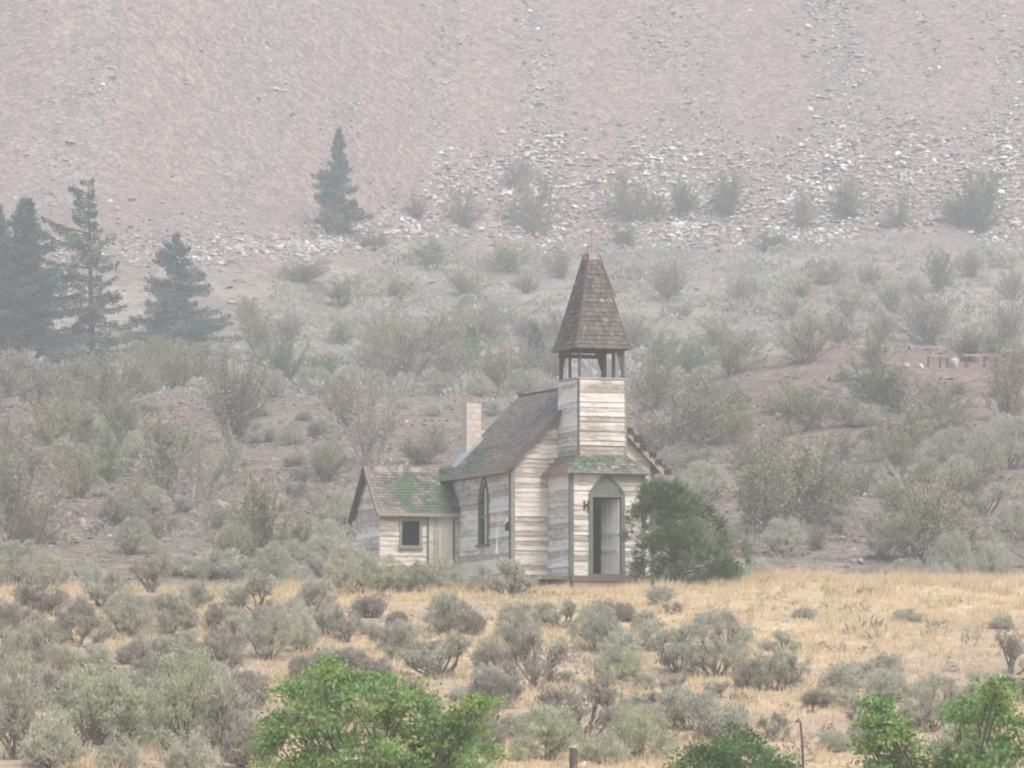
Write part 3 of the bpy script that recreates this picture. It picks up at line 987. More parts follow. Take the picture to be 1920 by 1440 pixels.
    fn.tube([(cu, cv, zt), (cu + .01, cv, zt + .35), (cu, cv, zt + .78)], [.022, .018, .015], 6)
    fn.box((cu - .10, cv - .015, zt + .68), (cu + .03, cv + .015, zt + .72))
    fn.build("finial", M['orange'], bro)

    # ---- annex
    AU0, AU1, AV0, AV1 = -2.68, .45, 5.0, 7.36
    AE, AR = 2.74, 4.06
    am_ = (AV0 + AV1) / 2
    agable = lambda w: (0 + max(0, (w - AE) / (AR - AE) * (am_ - AV0)), (AV1 - AV0) - max(0, (w - AE) / (AR - AE) * (AV1 - am_)))
    wx0, wx1, ww0, ww1 = -1.97, -1.33, 1.53, 2.42
    dx0, dx1 = -1.03, -.22
    wall("annex_front", (0, AV0, 0), (1, 0), (0, -1), const(AU0, -.036), -.2, AE, M['front'], exposure=.16,
         holes=[(wx0, wx1, ww0, ww1), (dx0 - .03, dx1 + .03, -1, 2.62)], sheath_holes=[(wx0, wx1, ww0, ww1)])
    wall("annex_side", (AU0, AV0, 0), (0, 1), (-1, 0), agable, -.2, AR - .06, M['side'], exposure=.185, warp=.03)
    simple_wall("annex_rear", (0, AV1, 0), (1, 0), (0, 1), const(AU0, AU1), -.2, AE, M['side'])
    wf = MB()
    for (a, b) in (((wx0 - .07, ww0 - .06), (wx0 + .02, ww1 + .06)), ((wx1 - .02, ww0 - .06), (wx1 + .07, ww1 + .06)), ((wx0 + .02, ww1 - .02), (wx1 - .02, ww1 + .06)), ((wx0 + .02, ww0 - .06), (wx1 - .02, ww0 + .03))):
        wf.box((a[0], AV0 - .06, a[1]), (b[0], AV0 + .03, b[1]))
    aw = wf.build("annex_window", M['trim_grey'], ch)
    gp = MB(); gp.poly([(wx0 + .02, AV0 + .02, ww1 - .02), (wx0 + .02, AV0 + .02, ww1 - .35), (wx0 + .16, AV0 + .02, ww1 - .12), (wx0 + .34, AV0 + .02, ww1 - .02)]); gp.build("broken_pane", M['glass'], aw)
    mb = MB(); mb.box((wx0 - .09, AV0 - .10, ww0 - .10), (wx1 + .09, AV0 + .0, ww0 - .062)); mb.build("sill", M['trim'], aw)
    nb = 5; first = None
    for k in range(nb):
        a0 = dx0 + (dx1 - dx0) * k / nb + .004; a1 = dx0 + (dx1 - dx0) * (k + 1) / nb - .004
        mb = MB(); mb.box((a0, AV0 - .035 - .006 * (k % 2), .12), (a1, AV0 - .002, 2.6))
        if first is None:
            first = mb.build("annex_door", M['annex_door'], ch)
        else:
            mb.build("door_board", M['annex_door'], first)
    trim((dx0 - .075, AV0 - .05, -.1), (dx0 - .004, AV0 - .002, 2.66), 'trim')
    trim((dx1 + .004, AV0 - .05, -.1), (dx1 + .08, AV0 - .002, 2.66), 'trim')
    trim((dx0 - .075, AV0 - .052, 2.605), (dx1 + .08, AV0 - .003, 2.68), 'trim_grey')
    ro_, ao0, ao1 = .20, AU0 - .12, .10
    k_ = (AR - AE) / (am_ - AV0)
    fe, fz_ = AV0 - ro_, AE - ro_ * k_ + .10
    be, top_ = AV1 + .30, AR + .07
    bz_ = top_ - (be - am_) * k_
    r = MB(); slab(r, (ao0, fe, fz_), (ao1, fe, fz_), (ao0, am_, top_), (ao1, am_, top_), .05)
    slab(r, (ao1, be, bz_), (ao0, be, bz_), (ao1, am_, top_), (ao0, am_, top_), .05)
    aro = r.build("annex_roof", M['rake'], ch)
    def annex_col(f, t):
        m = vnoise(f * 6, t * 4, 1.0, 81) + rnd.gauss(0, .10); f = f + rnd.gauss(0, .025); t = t + rnd.gauss(0, .03)
        if f > .22 + .25 * max(0, .35 - t) and t < .86 - .35 * max(0, .6 - f) and m > .22 and not (.62 < f < .8 and .62 < t < .9):
            return jit(moss * 1.05, .14)
        return jit(np.array([.195, .172, .16]) if rnd.random() < .8 else brown, .14)
    s = MB()
    hole = lambda f, t: t > .86 and (.10 < f < .24 or .36 < f < .42 or .52 < f < .64) and t < .95
    shingles(s, (ao0 - .02, fe - .03, fz_ - .03 * k_), (ao1, fe - .03, fz_ - .03 * k_), (ao0 - .02, am_, top_), (ao1, am_, top_), .13, .14, annex_col, .02, miss=hole)
    shingles(s, (ao1, be + .03, bz_ - .03 * k_), (ao0 - .02, be + .03, bz_ - .03 * k_), (ao1, am_, top_), (ao0 - .02, am_, top_), .14, .15, lambda f, t: jit(brown), .02)
    o = s.build("shingles", M['shingle'], aro); o["kind"] = "stuff"
    # moss and rotten shingles where annex roof meets the nave wall
    vm = MB()
    shingles(vm, (ao1 - .38, fe + .05, fz_ + .12), (ao1 + .02, fe - .02, fz_ + .10), (-.30, am_ - .1, top_ - .02), (.10, am_ - .1, top_ + .10), .12, .12, lambda f, t: jit(moss * .9, .2), .06, lift=lambda f, t: .03)
    o = vm.build("mossy_valley", M['shingle'], aro); o["kind"] = "stuff"
    mb = MB(); mb.box((ao0 - .02, fe - .055, fz_ - .13), (ao1 - .12, fe - .025, fz_ - .02)); mb.build("fascia", M['rake'], ch)
    for a, b, mt in (((ao0 - .03, fe, fz_ - .08), (ao0 - .03, am_, top_ - .07), 'rake'), ((ao0 - .03, be, bz_ - .12), (ao0 - .03, am_, top_ - .09), 'char')):
        mb = MB(); mb.bar(a, b, .03, .16 if mt == 'rake' else .30); mb.build("rake_board", M[mt], ch)
    return ch
build_church()
# ------------------------------------------------------------------ vegetation prototypes
def curve_pts(p0, d0, length, rnd, n=4, bend=.35, lift=.0):
    p = Vector(p0); d = Vector(d0).normalized(); out = [p.copy()]
    for i in range(n):
        d = (d + Vector((rnd.gauss(0, bend), rnd.gauss(0, bend), rnd.gauss(0, bend * .5) + lift))).normalized()
        p = p + d * (length / n)
        out.append(p.copy())
    return out

SAGE_TONES = {'pale': (.50, .50, .385), 'grey': (.43, .425, .335), 'green': (.43, .46, .31), 'dull': (.35, .32, .265)}
def sage_proto(seed, kind, tone, big=False):
    """unit-sized sagebrush: about 1 m wide and .8 m high; returns (stem mesh, foliage mesh)"""
    rnd = random.Random(seed); rng = np.random.RandomState(seed)
    st = MB(); tips = []
    nmain = {'round': 13, 'woody': 9, 'low': 14}[kind]
    H = {'round': .74, 'woody': .86, 'low': .52}[kind]
    for i in range(nmain):
        a = 6.283 * (i + rnd.random() * .8) / nmain
        lean = rnd.uniform(.15, 1.15) if kind != 'low' else rnd.uniform(.5, 1.35)
        d = Vector((math.cos(a) * math.sin(lean), math.sin(a) * math.sin(lean), math.cos(lean)))
        env = 1 / math.sqrt((math.sin(lean) / .46) ** 2 + (math.cos(lean) / H) ** 2)
        ln = env * rnd.uniform(.62, .95)
        pts = curve_pts((rnd.gauss(0, .02), rnd.gauss(0, .02), -.04), d, ln, rnd, 4, .22, .06)
        r0 = rnd.uniform(.014, .026) * (1.35 if kind == 'woody' else 1)
        st.tube(pts, [r0, r0 * .8, r0 * .6, r0 * .45, r0 * .28], 4)
        tips.append((pts[-1], (pts[-1] - pts[-2]).normalized()))
        for j in range(6 if kind == 'woody' else 7):
            k = rnd.choice((2, 2, 3, 3, 4)) if kind != 'woody' else rnd.choice((3, 3, 4))
            q = pts[k]
            dd = ((q - Vector((0, 0, -.1))).normalized() + Vector((rnd.gauss(0, .5), rnd.gauss(0, .5), rnd.gauss(.25, .35)))).normalized()
            sp = curve_pts(q, dd, rnd.uniform(.10, .24), rnd, 2, .25, .15)
            st.tube(sp, [r0 * .4, r0 * .28, r0 * .16], 3)
            tips.append((sp[-1], (sp[-1] - sp[-2]).normalized()))
            if rnd.random() < .6:
                tips.append((sp[1], (sp[1] - sp[0]).normalized()))
    if kind != 'woody':
        for i in range(150 if big else 46):
            a = rnd.random() * 6.283; zt = rnd.random() ** .7
            rr = .45 * math.sqrt(max(0, 1 - (zt * .96) ** 2)) * rnd.uniform(.8, 1.0)
            p = Vector((math.cos(a) * rr, math.sin(a) * rr, H * zt * rnd.uniform(.85, 1.0) + .06))
            tips.append((p, Vector((math.cos(a) * .5, math.sin(a) * .5, .8)).normalized()))
    cs, ds, cc = [], [], []
    tone = np.array(SAGE_TONES[tone])
    for p, d in tips:
        if p.z < .07 and kind != 'low': continue
        n = rnd.randint(30, 46)
        ct = tone * math.exp(rnd.gauss(0, .13))
        c = np.array(p) + rng.normal(0, .030 if big else .040, (n, 3)) * np.array([1, 1, .9])
        dd = np.array(d) * .6 + np.array([0, 0, .7]) + rng.normal(0, .42, (n, 3))
        cs.append(c); ds.append(dd)
        cc.append(ct * np.exp(rng.normal(0, .16, (n, 1))))
    c = np.concatenate(cs); d = np.concatenate(ds); col = np.concatenate(cc).clip(.03, .6)
    n = len(c)
    v, f, cl = leaf_quads(c, d, rng.uniform(.035, .075, n) * (.55 if big else 1), rng.uniform(.012, .022, n) * (.7 if big else 1), col, rng)
    return st.mesh("stems", M['stem']), np_mesh("foliage", v, f, cl, M['leaf'])

SHRUB_TONES = {'olive': (.345, .335, .21), 'grey': (.36, .335, .265), 'green': (.225, .305, .14), 'yellow': (.42, .39, .20), 'brown': (.375, .31, .23), 'dark': (.19, .225, .15)}
def shrub_proto(seed, tone, stems=34, spread=.42, leafy=1.0, pale=False, low=.15):
    """unit-high (1 m) many-stemmed upright shrub"""
    rnd = random.Random(seed); rng = np.random.RandomState(seed)
    st = MB(); cs, ds, cc = [], [], []
    tone = np.array(SHRUB_TONES[tone])
    for i in range(stems):
        a = rnd.random() * 6.283; lean = abs(rnd.gauss(0, spread * .85)) 
        lean = min(lean, 1.0)
        d = Vector((math.cos(a) * math.sin(lean), math.sin(a) * math.sin(lean), math.cos(lean)))
        ln = rnd.uniform(.55, 1.0) * (1 - .25 * lean)
        b = (rnd.gauss(0, .045), rnd.gauss(0, .045), -.03)
        pts = curve_pts(b, d, ln, rnd, 5, .15, .0)
        r = rnd.uniform(.0045, .009) * (1.2 if pale else 1)
        st.tube(pts, [r, r * .85, r * .7, r * .55, r * .4, r * .2], 3)
        P = [np.array(p) for p in pts]
        for j in range(rnd.randint(9, 15)):
            t = rnd.uniform(low + .1, .98); k = min(4, int(t * 5)); q = P[k] + (P[k + 1] - P[k]) * (t * 5 - k)
            dd = (Vector(P[k + 1] - P[k]).normalized() + Vector((rnd.gauss(0, .55), rnd.gauss(0, .55), rnd.gauss(.1, .3)))).normalized()
            l2 = rnd.uniform(.08, .20) * (1.2 - .5 * t)
            e = Vector(q) + dd * l2
            st.tube([q, e], [r * .4, r * .15], 3)
            m = int(rnd.randint(9, 17) * leafy)
            if m:
                tt = rng.uniform(.15, 1.1, (m, 1))
                cs.append(np.array(q) + (np.array(e) - np.array(q)) * tt + rng.normal(0, .013, (m, 3)))
                ds.append(np.array(dd) * .5 + rng.normal(0, .8, (m, 3)))
                cc.append(tone * math.exp(rnd.gauss(0, .14)) * np.exp(rng.normal(0, .2, (m, 1))) + np.zeros((m, 3)))
    c = np.concatenate(cs); d = np.concatenate(ds); col = np.concatenate(cc).clip(.02, .5)
    odd = rng.rand(len(c)) < .05
    col[odd] = np.array([.30, .25, .08])
    n = len(c)
    v, f, cl = leaf_quads(c, d, rng.uniform(.016, .036, n), rng.uniform(.009, .019, n), col, rng)
    return st.mesh("stems", M['pale_stem'] if pale else M['stem']), np_mesh("foliage", v, f, cl, M['leaf'])

def place(protos, name, loc, scale, rz, sub="stems"):
    o = empty(name, loc, rz)
    o.scale = scale
    link("stems", protos[0], o); link("foliage", protos[1], o)
    return o

SAGE = {}
for k, kind, tones in ((0, 'round', ('pale', 'grey', 'green', 'dull')), (1, 'woody', ('grey', 'dull')), (2, 'low', ('pale', 'dull'))):
    for i, t in enumerate(tones):
        SAGE[(kind, t)] = [sage_proto(100 + 10 * k + i, kind, t), sage_proto(150 + 10 * k + i, kind, t)]
for t in ('green', 'grey', 'pale'):
    SAGE[('big', t)] = [sage_proto(171 + len(t), 'round', t, True), sage_proto(181 + len(t), 'round', t, True)]
SHRUB = {
    'olive': [shrub_proto(201, 'olive'), shrub_proto(202, 'olive', 40, .36), shrub_proto(217, 'olive', 30, .5, 1.2), shrub_proto(218, 'olive', 46, .42, .8)],
    'grey': [shrub_proto(203, 'grey', 44, .46, .95), shrub_proto(204, 'grey', 36, .40, 1.0), shrub_proto(215, 'grey', 30, .52, 1.1), shrub_proto(216, 'grey', 50, .36, .9)],
    'brown': [shrub_proto(205, 'brown', 44, .46, .6), shrub_proto(206, 'brown', 38, .4, .7)],
    'green': [shrub_proto(207, 'green', 40, .5, 1.5, low=.0), shrub_proto(208, 'green', 46, .6, 1.4, low=.0)],
    'yellow': [shrub_proto(209, 'yellow', 36, .5, 1.2, low=.0), shrub_proto(210, 'yellow', 34, .45, 1.1, low=.05)],
    'dark': [shrub_proto(211, 'dark', 42, .45, 1.3), shrub_proto(212, 'dark', 38, .38, 1.2)],
    'pale': [shrub_proto(213, 'olive', 26, .5, .5, True), shrub_proto(214, 'grey', 26, .45, .5, True)],
}

# ------------------------------------------------------------------ labels that say which bush is meant
ORD = ["first", "second", "third", "fourth", "fifth", "sixth", "seventh", "eighth", "ninth", "tenth", "eleventh", "twelfth",
       "thirteenth", "fourteenth", "fifteenth", "sixteenth", "seventeenth", "eighteenth"]
PENDING = []          # (px, cell phrase, look, object, category, group)
def cell(px, py, kind):
    if kind == 'fore':
        cols = [(150, "by the left photo edge"), (330, "left of the leafy tree"), (500, "beside the leafy tree"), (700, "below the annex"),
                (880, "below the annex door"), (1050, "below the nave corner"), (1220, "below the porch step"), (1420, "below the juniper"), (1680, "right of the juniper"), (2200, "by the right photo edge")]
        rows = [(1125, "on the crest"), (1200, "high on the slope"), (1290, "midway up the slope"), (3000, "low on the slope")]
    elif kind == 'mid':
        cols = [(170, "by the left photo edge"), (330, "far left of the annex"), (480, "left of the annex"), (670, "close left of the annex"), (860, "behind the annex roof"),
                (1050, "behind the nave roof"), (1290, "right of the tower"), (1450, "right of the juniper"), (1640, "farther right of the juniper"), (1790, "near the right side"), (2200, "by the right photo edge")]
        rows = [(720, "above the gravel bench"), (800, "on the gravel bench"), (900, "high on the gravel"), (990, "midway up the gravel"), (3000, "low on the gravel")]
    else:
        cols = [(500, "near the conifers"), (760, "left of the spire"), (1040, "close left of the spire"), (1300, "close right of the spire"), (1560, "right of the spire"), (2200, "by the right photo edge")]
        rows = [(445, "at the scree foot"), (520, "just below the scree"), (600, "on the hazy slope"), (3000, "low on the hazy slope")]
    c = next(p for l, p in cols if px < l); r = next(p for l, p in rows if py < l)
    return r + " " + c
def pend(o, px, py, kind, look, cat, group):
    PENDING.append((px, cell(px, py, kind), look, o, cat, group))
def flush_labels():
    cells = {}
    for t in PENDING:
        cells.setdefault((t[1], t[4]), []).append(t)
    for (ph, cat), lst in cells.items():
        lst.sort(key=lambda t: t[0])
        for i, (px, _, look, o, c, g) in enumerate(lst):
            if len(lst) == 1:
                lab = f"{look} {ph}"
            elif i == len(lst) - 1:
                lab = f"{look} {ph}, rightmost"
            elif i == 0:
                lab = f"{look} {ph}, leftmost"
            else:
                lab = f"{look} {ph}, {ORD[i]} from left"
            tag(o, lab, c, g)

# ------------------------------------------------------------------ foreground sagebrush: centre x, base y, width, height in photo pixels
FORE = [
 (35,1108,130,92,'round','grey'), (88,1112,100,70,'round','pale'), (172,1104,66,46,'round','pale'), (190,1142,112,84,'woody','grey'), (285,1112,92,72,'woody','dull'),
 (375,1106,40,48,'woody','dull'), (330,1080,70,40,'low','pale'), (415,1086,130,52,'low','pale'), (478,1152,118,100,'woody','grey'), (512,1098,96,70,'round','grey'),
 (592,1146,76,58,'round','grey'), (368,1142,54,50,'round','grey'), (70,1156,104,72,'round','dull'), (235,1198,116,82,'round','grey'), (328,1192,92,82,'round','grey'),
 (410,1186,60,52,'round','dull'), (140,1214,112,72,'woody','dull'), (505,1238,108,98,'round','grey'), (562,1224,78,82,'round','pale'), (612,1196,88,62,'round','grey'),
 (652,1206,60,48,'woody','dull'), (42,1264,96,92,'round','grey'), (318,1270,100,78,'round','grey'), (410,1268,84,82,'round','dull'), (252,1272,94,76,'woody','dull'),
 (180,1268,74,58,'low','pale'), (175,1402,190,148,'round','green'), (245,1395,150,130,'round','grey'), (350,1412,200,185,'round','green'), (420,1418,130,140,'round','grey'),
 (30,1425,140,190,'round','grey'), (100,1442,110,95,'round','pale'), (225,1446,80,64,'round','pale'), (355,1456,110,80,'round','pale'), (8,1196,66,64,'round','dull'),
 (290,1310,110,80,'low','dull'), (110,1330,100,70,'low','dull'), (460,1330,80,70,'low','dull'), (30,1180,60,50,'woody','dull'), (445,1195,60,52,'low','pale'),
 (535,1076,118,60,'round','green'), (602,1080,112,72,'round','pale'), (655,1088,100,72,'round','pale'), (716,1098,104,60,'round','green'), (770,1078,62,46,'woody','grey'),
 (838,1098,70,48,'round','pale'), (958,1122,124,88,'woody','grey'), (905,1096,56,50,'woody','pale'), (792,1098,66,44,'round','grey'), (560,1102,70,42,'low','pale'),
 (834,1190,84,78,'round','grey'), (748,1242,84,74,'round','grey'), (826,1272,140,104,'woody','grey'), (722,1224,64,56,'woody','dull'), (884,1192,54,46,'low','dull'),
 (970,1218,112,84,'round','grey'), (1004,1294,128,116,'woody','dull'), (1058,1180,88,66,'woody','grey'), (1118,1222,112,82,'round','grey'), (1165,1232,84,44,'low','pale'),
 (1270,1264,124,112,'woody','grey'), (1345,1272,120,124,'round','grey'), (1160,1290,98,76,'round','green'), (1100,1384,170,128,'woody','dull'), (1028,1428,150,98,'round','green'),
 (1200,1424,150,96,'round','green'), (1130,1436,110,60,'round','pale'), (1292,1372,128,78,'round','grey'), (1262,1322,62,60,'woody','dull'), (1172,1166,46,34,'low','dull'),
 (1468,1232,82,58,'woody','grey'), (1452,1296,106,78,'round','grey'), (1400,1296,72,60,'woody','dull'), (1452,1392,64,56,'woody','dull'), (1592,1300,112,58,'low','pale'),
 (1664,1316,92,58,'low','grey'), (1562,1412,72,38,'low','pale'), (1752,1374,130,104,'round','grey'), (1898,1266,84,84,'woody','dull'), (1850,1322,90,60,'low','grey'),
 (1210,1190,60,44,'round','grey'), (1322,1172,44,22,'low','grey'), (1508,1160,50,20,'low','grey'), (1700,1168,60,24,'low','grey'), (928,1330,96,70,'low','dull'),
 (690,1160,60,40,'low','dull'), (1020,1170,54,40,'round','grey'), (1390,1215,50,40,'low','grey'), (1880,1180,50,26,'low','grey'), (1640,1390,90,60,'low','grey'), (1810,1440,120,90,'round','pale'),
 (1360,1400,110,80,'round','grey'), (880,1420,120,80,'low','dull'), (1530,1330,60,34,'low','dull'), (470,1440,110,80,'low','dull'), (1270,1340,80,50,'low','grey'), (90,1212,70,54,'round','grey'), (585,1290,90,60,'low','dull'), (660,1265,70,48,'low','dull'),
]
LOOK = {('round', 'pale'): "pale rounded sagebrush", ('round', 'grey'): "grey-green rounded sagebrush", ('round', 'green'): "greenish leafy sagebrush", ('round', 'dull'): "dull brownish sagebrush", ('woody', 'grey'): "woody grey sagebrush",
        ('woody', 'dull'): "dark twiggy sagebrush", ('low', 'pale'): "low pale sagebrush", ('low', 'dull'): "low brownish sagebrush", ('low', 'grey'): "low grey sagebrush"}
SAGE[('low', 'grey')] = SAGE[('low', 'pale')]
SAGE[('woody', 'pale')] = SAGE[('woody', 'grey')]
LOOK[('woody', 'pale')] = LOOK[('woody', 'grey')]
UH = {'round': .80, 'woody': .92, 'low': .60}
def put_sage(px, py, w, h, kind, tone, zone, rnd, group, ymin=60, grow=1.14):
    p = ground(px, py, ymin)
    k = ppm(p.y)
    sx = w / k * grow; sz = h / k / UH[kind] * (1 + (grow - 1) * .45)
    if zone == 'fore' and 640 < px < 1240 and p.y > 157.6:
        d = ray(px, py); yy = 157.0 if px < 880 else 156.0      # the crest hides the spot: stand it just before the walls
        z = float(terrain(d[0] * yy, yy)); k = ppm(yy)
        sx = w / k * grow; sz = (h / k + (d[2] * yy - z)) / UH[kind]
        p = Vector((d[0] * yy, yy, z))
    p.z -= .02 * sz
    protos = SAGE[('big', tone)] if (sx > 1.65 and kind == 'round' and ('big', tone) in SAGE) else SAGE[(kind, tone)]
    o = place(rnd.choice(protos), "sagebrush", p, (sx, sx * rnd.uniform(.85, 1.1), sz), rnd.random() * 6.283)
    pend(o, px, py, zone, LOOK[(kind, tone)], "sagebrush", group)
def build_sage():
    rnd = random.Random(77)
    taken = [(a, b, c) for (a, b, c, *_) in FORE]
    for t in FORE:
        put_sage(*t, 'fore', rnd, "sagebrush on the grass slope below the church")
    # smaller ones between them, thick on the left, few on the right
    n = 0; tries = 0
    while n < 70 and tries < 4000:
        tries += 1
        px = rnd.uniform(-20, 1930); py = rnd.uniform(1125, 1440)
        if rnd.random() > (1.0 if px < 640 else .5 if px < 1300 else .16 if py > 1250 else 0.0): continue
        w = rnd.uniform(40, 84) * (.7 + .6 * (py - 1100) / 340)
        if any(abs(px - a) < (w + c) * .32 and abs(py - b) < (w + c) * .17 for a, b, c in taken): continue
        taken.append((px, py, w)); n += 1
        kind, tone = rnd.choice((('low', 'dull'), ('round', 'grey'), ('woody', 'dull'), ('low', 'pale'), ('round', 'pale')))
        put_sage(px, py, w, w * rnd.uniform(.5, .75), kind, tone, 'fore', rnd, "sagebrush on the grass slope below the church")
    # gravel slope
    MID = [(1322,940,96,74,'round','pale'), (1298,905,60,46,'woody','grey'), (1470,1042,92,66,'round','pale'), (1576,1000,66,66,'woody','pale'), (1782,876,92,72,'round','grey'), (1848,905,84,100,'round','grey'),
           (1896,880,90,96,'round','grey'), (1798,918,84,60,'round','pale'), (1850,965,96,72,'woody','grey'), (1664,934,54,62,'round','pale'), (1664,1050,90,66,'round','grey'), (1786,1096,96,96,'round','grey'),
           (1856,1092,80,74,'round','pale'), (1900,1012,70,66,'round','grey'), (1628,868,60,40,'low','grey'), (1740,905,50,46,'round','grey'), (1620,800,70,40,'low','pale'), (1410,1010,60,44,'round','grey'),
           (1500,1005,50,40,'woody','grey'), (1700,1090,80,40,'round','pale'), (1880,840,70,60,'round','pale'), (1760,1000,60,50,'woody','grey'), (1540,1100,60,40,'round','pale'), (1765,1110,70,50,'round','pale'),
           (1400,1092,120,44,'low','pale'), (1830,1040,60,50,'woody','dull'),
           (640,1010,110,90,'round','pale'), (605,1036,90,60,'round','pale'), (230,985,90,56,'low','dull'), (290,965,70,50,'round','pale'), (300,1000,60,40,'woody','dull'), (250,1040,80,66,'round','grey'), (520,1040,60,40,'low','pale'),
           (440,1045,80,60,'round','pale'), (500,830,70,40,'low','pale'), (545,835,60,40,'round','grey'), (250,860,50,50,'round','pale'), (160,870,46,40,'woody','dull'), (60,880,60,40,'low','grey'), (420,990,50,36,'low','dull'),
           (590,740,90,50,'round','grey'), (655,735,80,46,'round','pale'), (700,738,60,44,'round','grey'), (510,745,70,50,'round','grey'), (760,740,70,40,'round','pale'), (830,740,60,40,'round','grey'), (900,745,60,40,'round','pale'), (985,745,90,50,'round','grey'),
           (1590,715,50,30,'low','pale'), (1480,815,50,30,'low','grey'), (560,905,40,26,'low','dull'), (615,860,60,34,'round','green'), (345,960,40,30,'round','grey'), (1260,880,70,40,'round','grey'), (1330,885,60,40,'round','grey')]
    for t in MID:
        put_sage(*t, 'mid', rnd, "sagebrush on the gravel slope behind the church", 176)
    taken = [(a, b, c) for (a, b, c, *_) in MID]; n = 0; tries = 0
    while n < 42 and tries < 3000:
        tries += 1
        px = rnd.uniform(-10, 1930); py = rnd.uniform(740, 1080)
        if 700 < px < 1230 and py > 850: continue
        w = rnd.uniform(26, 56)
        if any(abs(px - a) < (w + c) * .4 and abs(py - b) < (w + c) * .25 for a, b, c in taken): continue
        taken.append((px, py, w)); n += 1
        kind, tone = rnd.choice((('low', 'dull'), ('round', 'grey'), ('round', 'pale'), ('low', 'pale')))
        put_sage(px, py, w, w * rnd.uniform(.5, .75), kind, tone, 'mid', rnd, "sagebrush on the gravel slope behind the church", 176)
build_sage()

def build_back_sage():
    """hundreds of tiny grey clumps on the hazy slope that read as one ground cover"""
    rng = np.random.RandomState(9)
    cs, ds, cc, Ls = [], [], [], []
    n = 3900
    y = rng.uniform(345, 548, n); x = rng.uniform(-1, 1, n) * y * .125
    ysft = y + scree_shift(x) * sstep(430, 500, y)
    k = (ysft < 552) & (rng.rand(n) < .30 + .70 * vnoise(x, y, 9, 51)) & ~((x < -22) & (y > 400))
    x, y = x[k], y[k]; z = terrain(x, y)
    for i in range(len(x)):
        r = math.exp(rng.normal(-.22, .36)); m = int(40 + 34 * r)
        th = rng.rand(m) * 6.283; u = rng.rand(m)
        rr = np.sqrt(1 - u ** 2) * r * rng.uniform(.75, 1, m)
        cs.append(np.stack([x[i] + np.cos(th) * rr, y[i] + np.sin(th) * rr, z[i] + u * r * .85 * rng.uniform(.7, 1, m) - .05], 1))
        ds.append(np.stack([np.cos(th) * .6, np.sin(th) * .6, np.full(m, .8)], 1) + rng.normal(0, .4, (m, 3)))
        t = np.array(SAGE_TONES[('grey', 'pale', 'dull', 'green')[rng.randint(4)]]) * math.exp(rng.normal(.06, .25))
        cc.append(t * np.exp(rng.normal(0, .15, (m, 1))))
        Ls.append(np.full(m, .28 * r + .05))
    c = np.concatenate(cs); L = np.concatenate(Ls)
    v, f, cl = leaf_quads(c, np.concatenate(ds), L, L * .5, np.concatenate(cc).clip(.03, .5), rng)
    o = link("back_slope_brush", np_mesh("back_slope_brush", v, f, cl, M['leaf'])); o["kind"] = "stuff"
build_back_sage()

def build_low_brush(name, n, y0, y1, fan, rmed, seed, keep, tones):
    """knee-high dry twigs and seedlings between the bushes; nobody could count them"""
    rng = np.random.RandomState(seed)
    y = rng.uniform(y0, y1, n); x = rng.uniform(-1, 1, n) * y * fan
    k = keep(x, y, rng); x, y = x[k], y[k]; z = terrain(x, y); n = len(x)
    B = 40
    r = np.exp(rng.normal(math.log(rmed), .45, n))
    R_ = np.repeat(r, B); m = n * B
    th = rng.rand(m) * 6.283; u = rng.rand(m) ** .8
    rr = np.sqrt(1 - u ** 2) * R_ * rng.uniform(.4, 1, m)
    c = np.stack([np.repeat(x, B) + np.cos(th) * rr, np.repeat(y, B) + np.sin(th) * rr, np.repeat(z, B) + u * R_ * .8 * rng.uniform(.5, 1, m) - .03], 1)
    d = np.stack([np.cos(th) * .5, np.sin(th) * .5, np.full(m, .8)], 1) + rng.normal(0, .45, (m, 3))
    tn = np.array(tones)[rng.randint(len(tones), size=n)] * np.exp(rng.normal(0, .2, (n, 1)))
    col = np.repeat(tn, B, 0) * np.exp(rng.normal(0, .2, (m, 1)))
    L = R_ * rng.uniform(.25, .5, m) + .03
    v, f, cl = leaf_quads(c, d, L, L * .22, col.clip(.03, .6), rng)
    o = link(name, np_mesh(name, v, f, cl, M['leaf'])); o["kind"] = "stuff"
def _clear(x, y):
    th = R(20); dx, dy = x, y - 160.0
    u = dx * math.cos(th) + dy * math.sin(th); v = -dx * math.sin(th) + dy * math.cos(th)
    return ((u > -.3) & (u < 5.1) & (v > -.3) & (v < 6)) | ((u > .8) & (u < 4.2) & (v > -4.2) & (v < 0)) | ((u > -3.1) & (u < .3) & (v > 4.6) & (v < 7.8))
build_low_brush("slope_undergrowth", 3000, 92, 157, .15, .17, 61,
    lambda x, y, g: (g.rand(len(x)) < (.95 - .62 * sstep(0, 7, x)) * (1 - .55 * sstep(146, 154, y)) * sstep(.25, .5, vnoise(x, y, 3, 62))) & ~_clear(x, y),
    [(.36, .31, .25), (.40, .37, .28), (.30, .255, .21), (.44, .42, .31)])
build_low_brush("gravel_undergrowth", 3600, 176, 345, .13, .36, 63,
    lambda x, y, g: (g.rand(len(x)) < .06 + .94 * sstep(.46, .66, vnoise(x, y, 10, 64))) & ~_clear(x, y) & ~((x > 13) & (y > 300) & (g.rand(len(x)) < .85)),
    [(.34, .305, .25), (.38, .365, .27), (.29, .255, .21), (.43, .42, .32), (.33, .335, .21)])

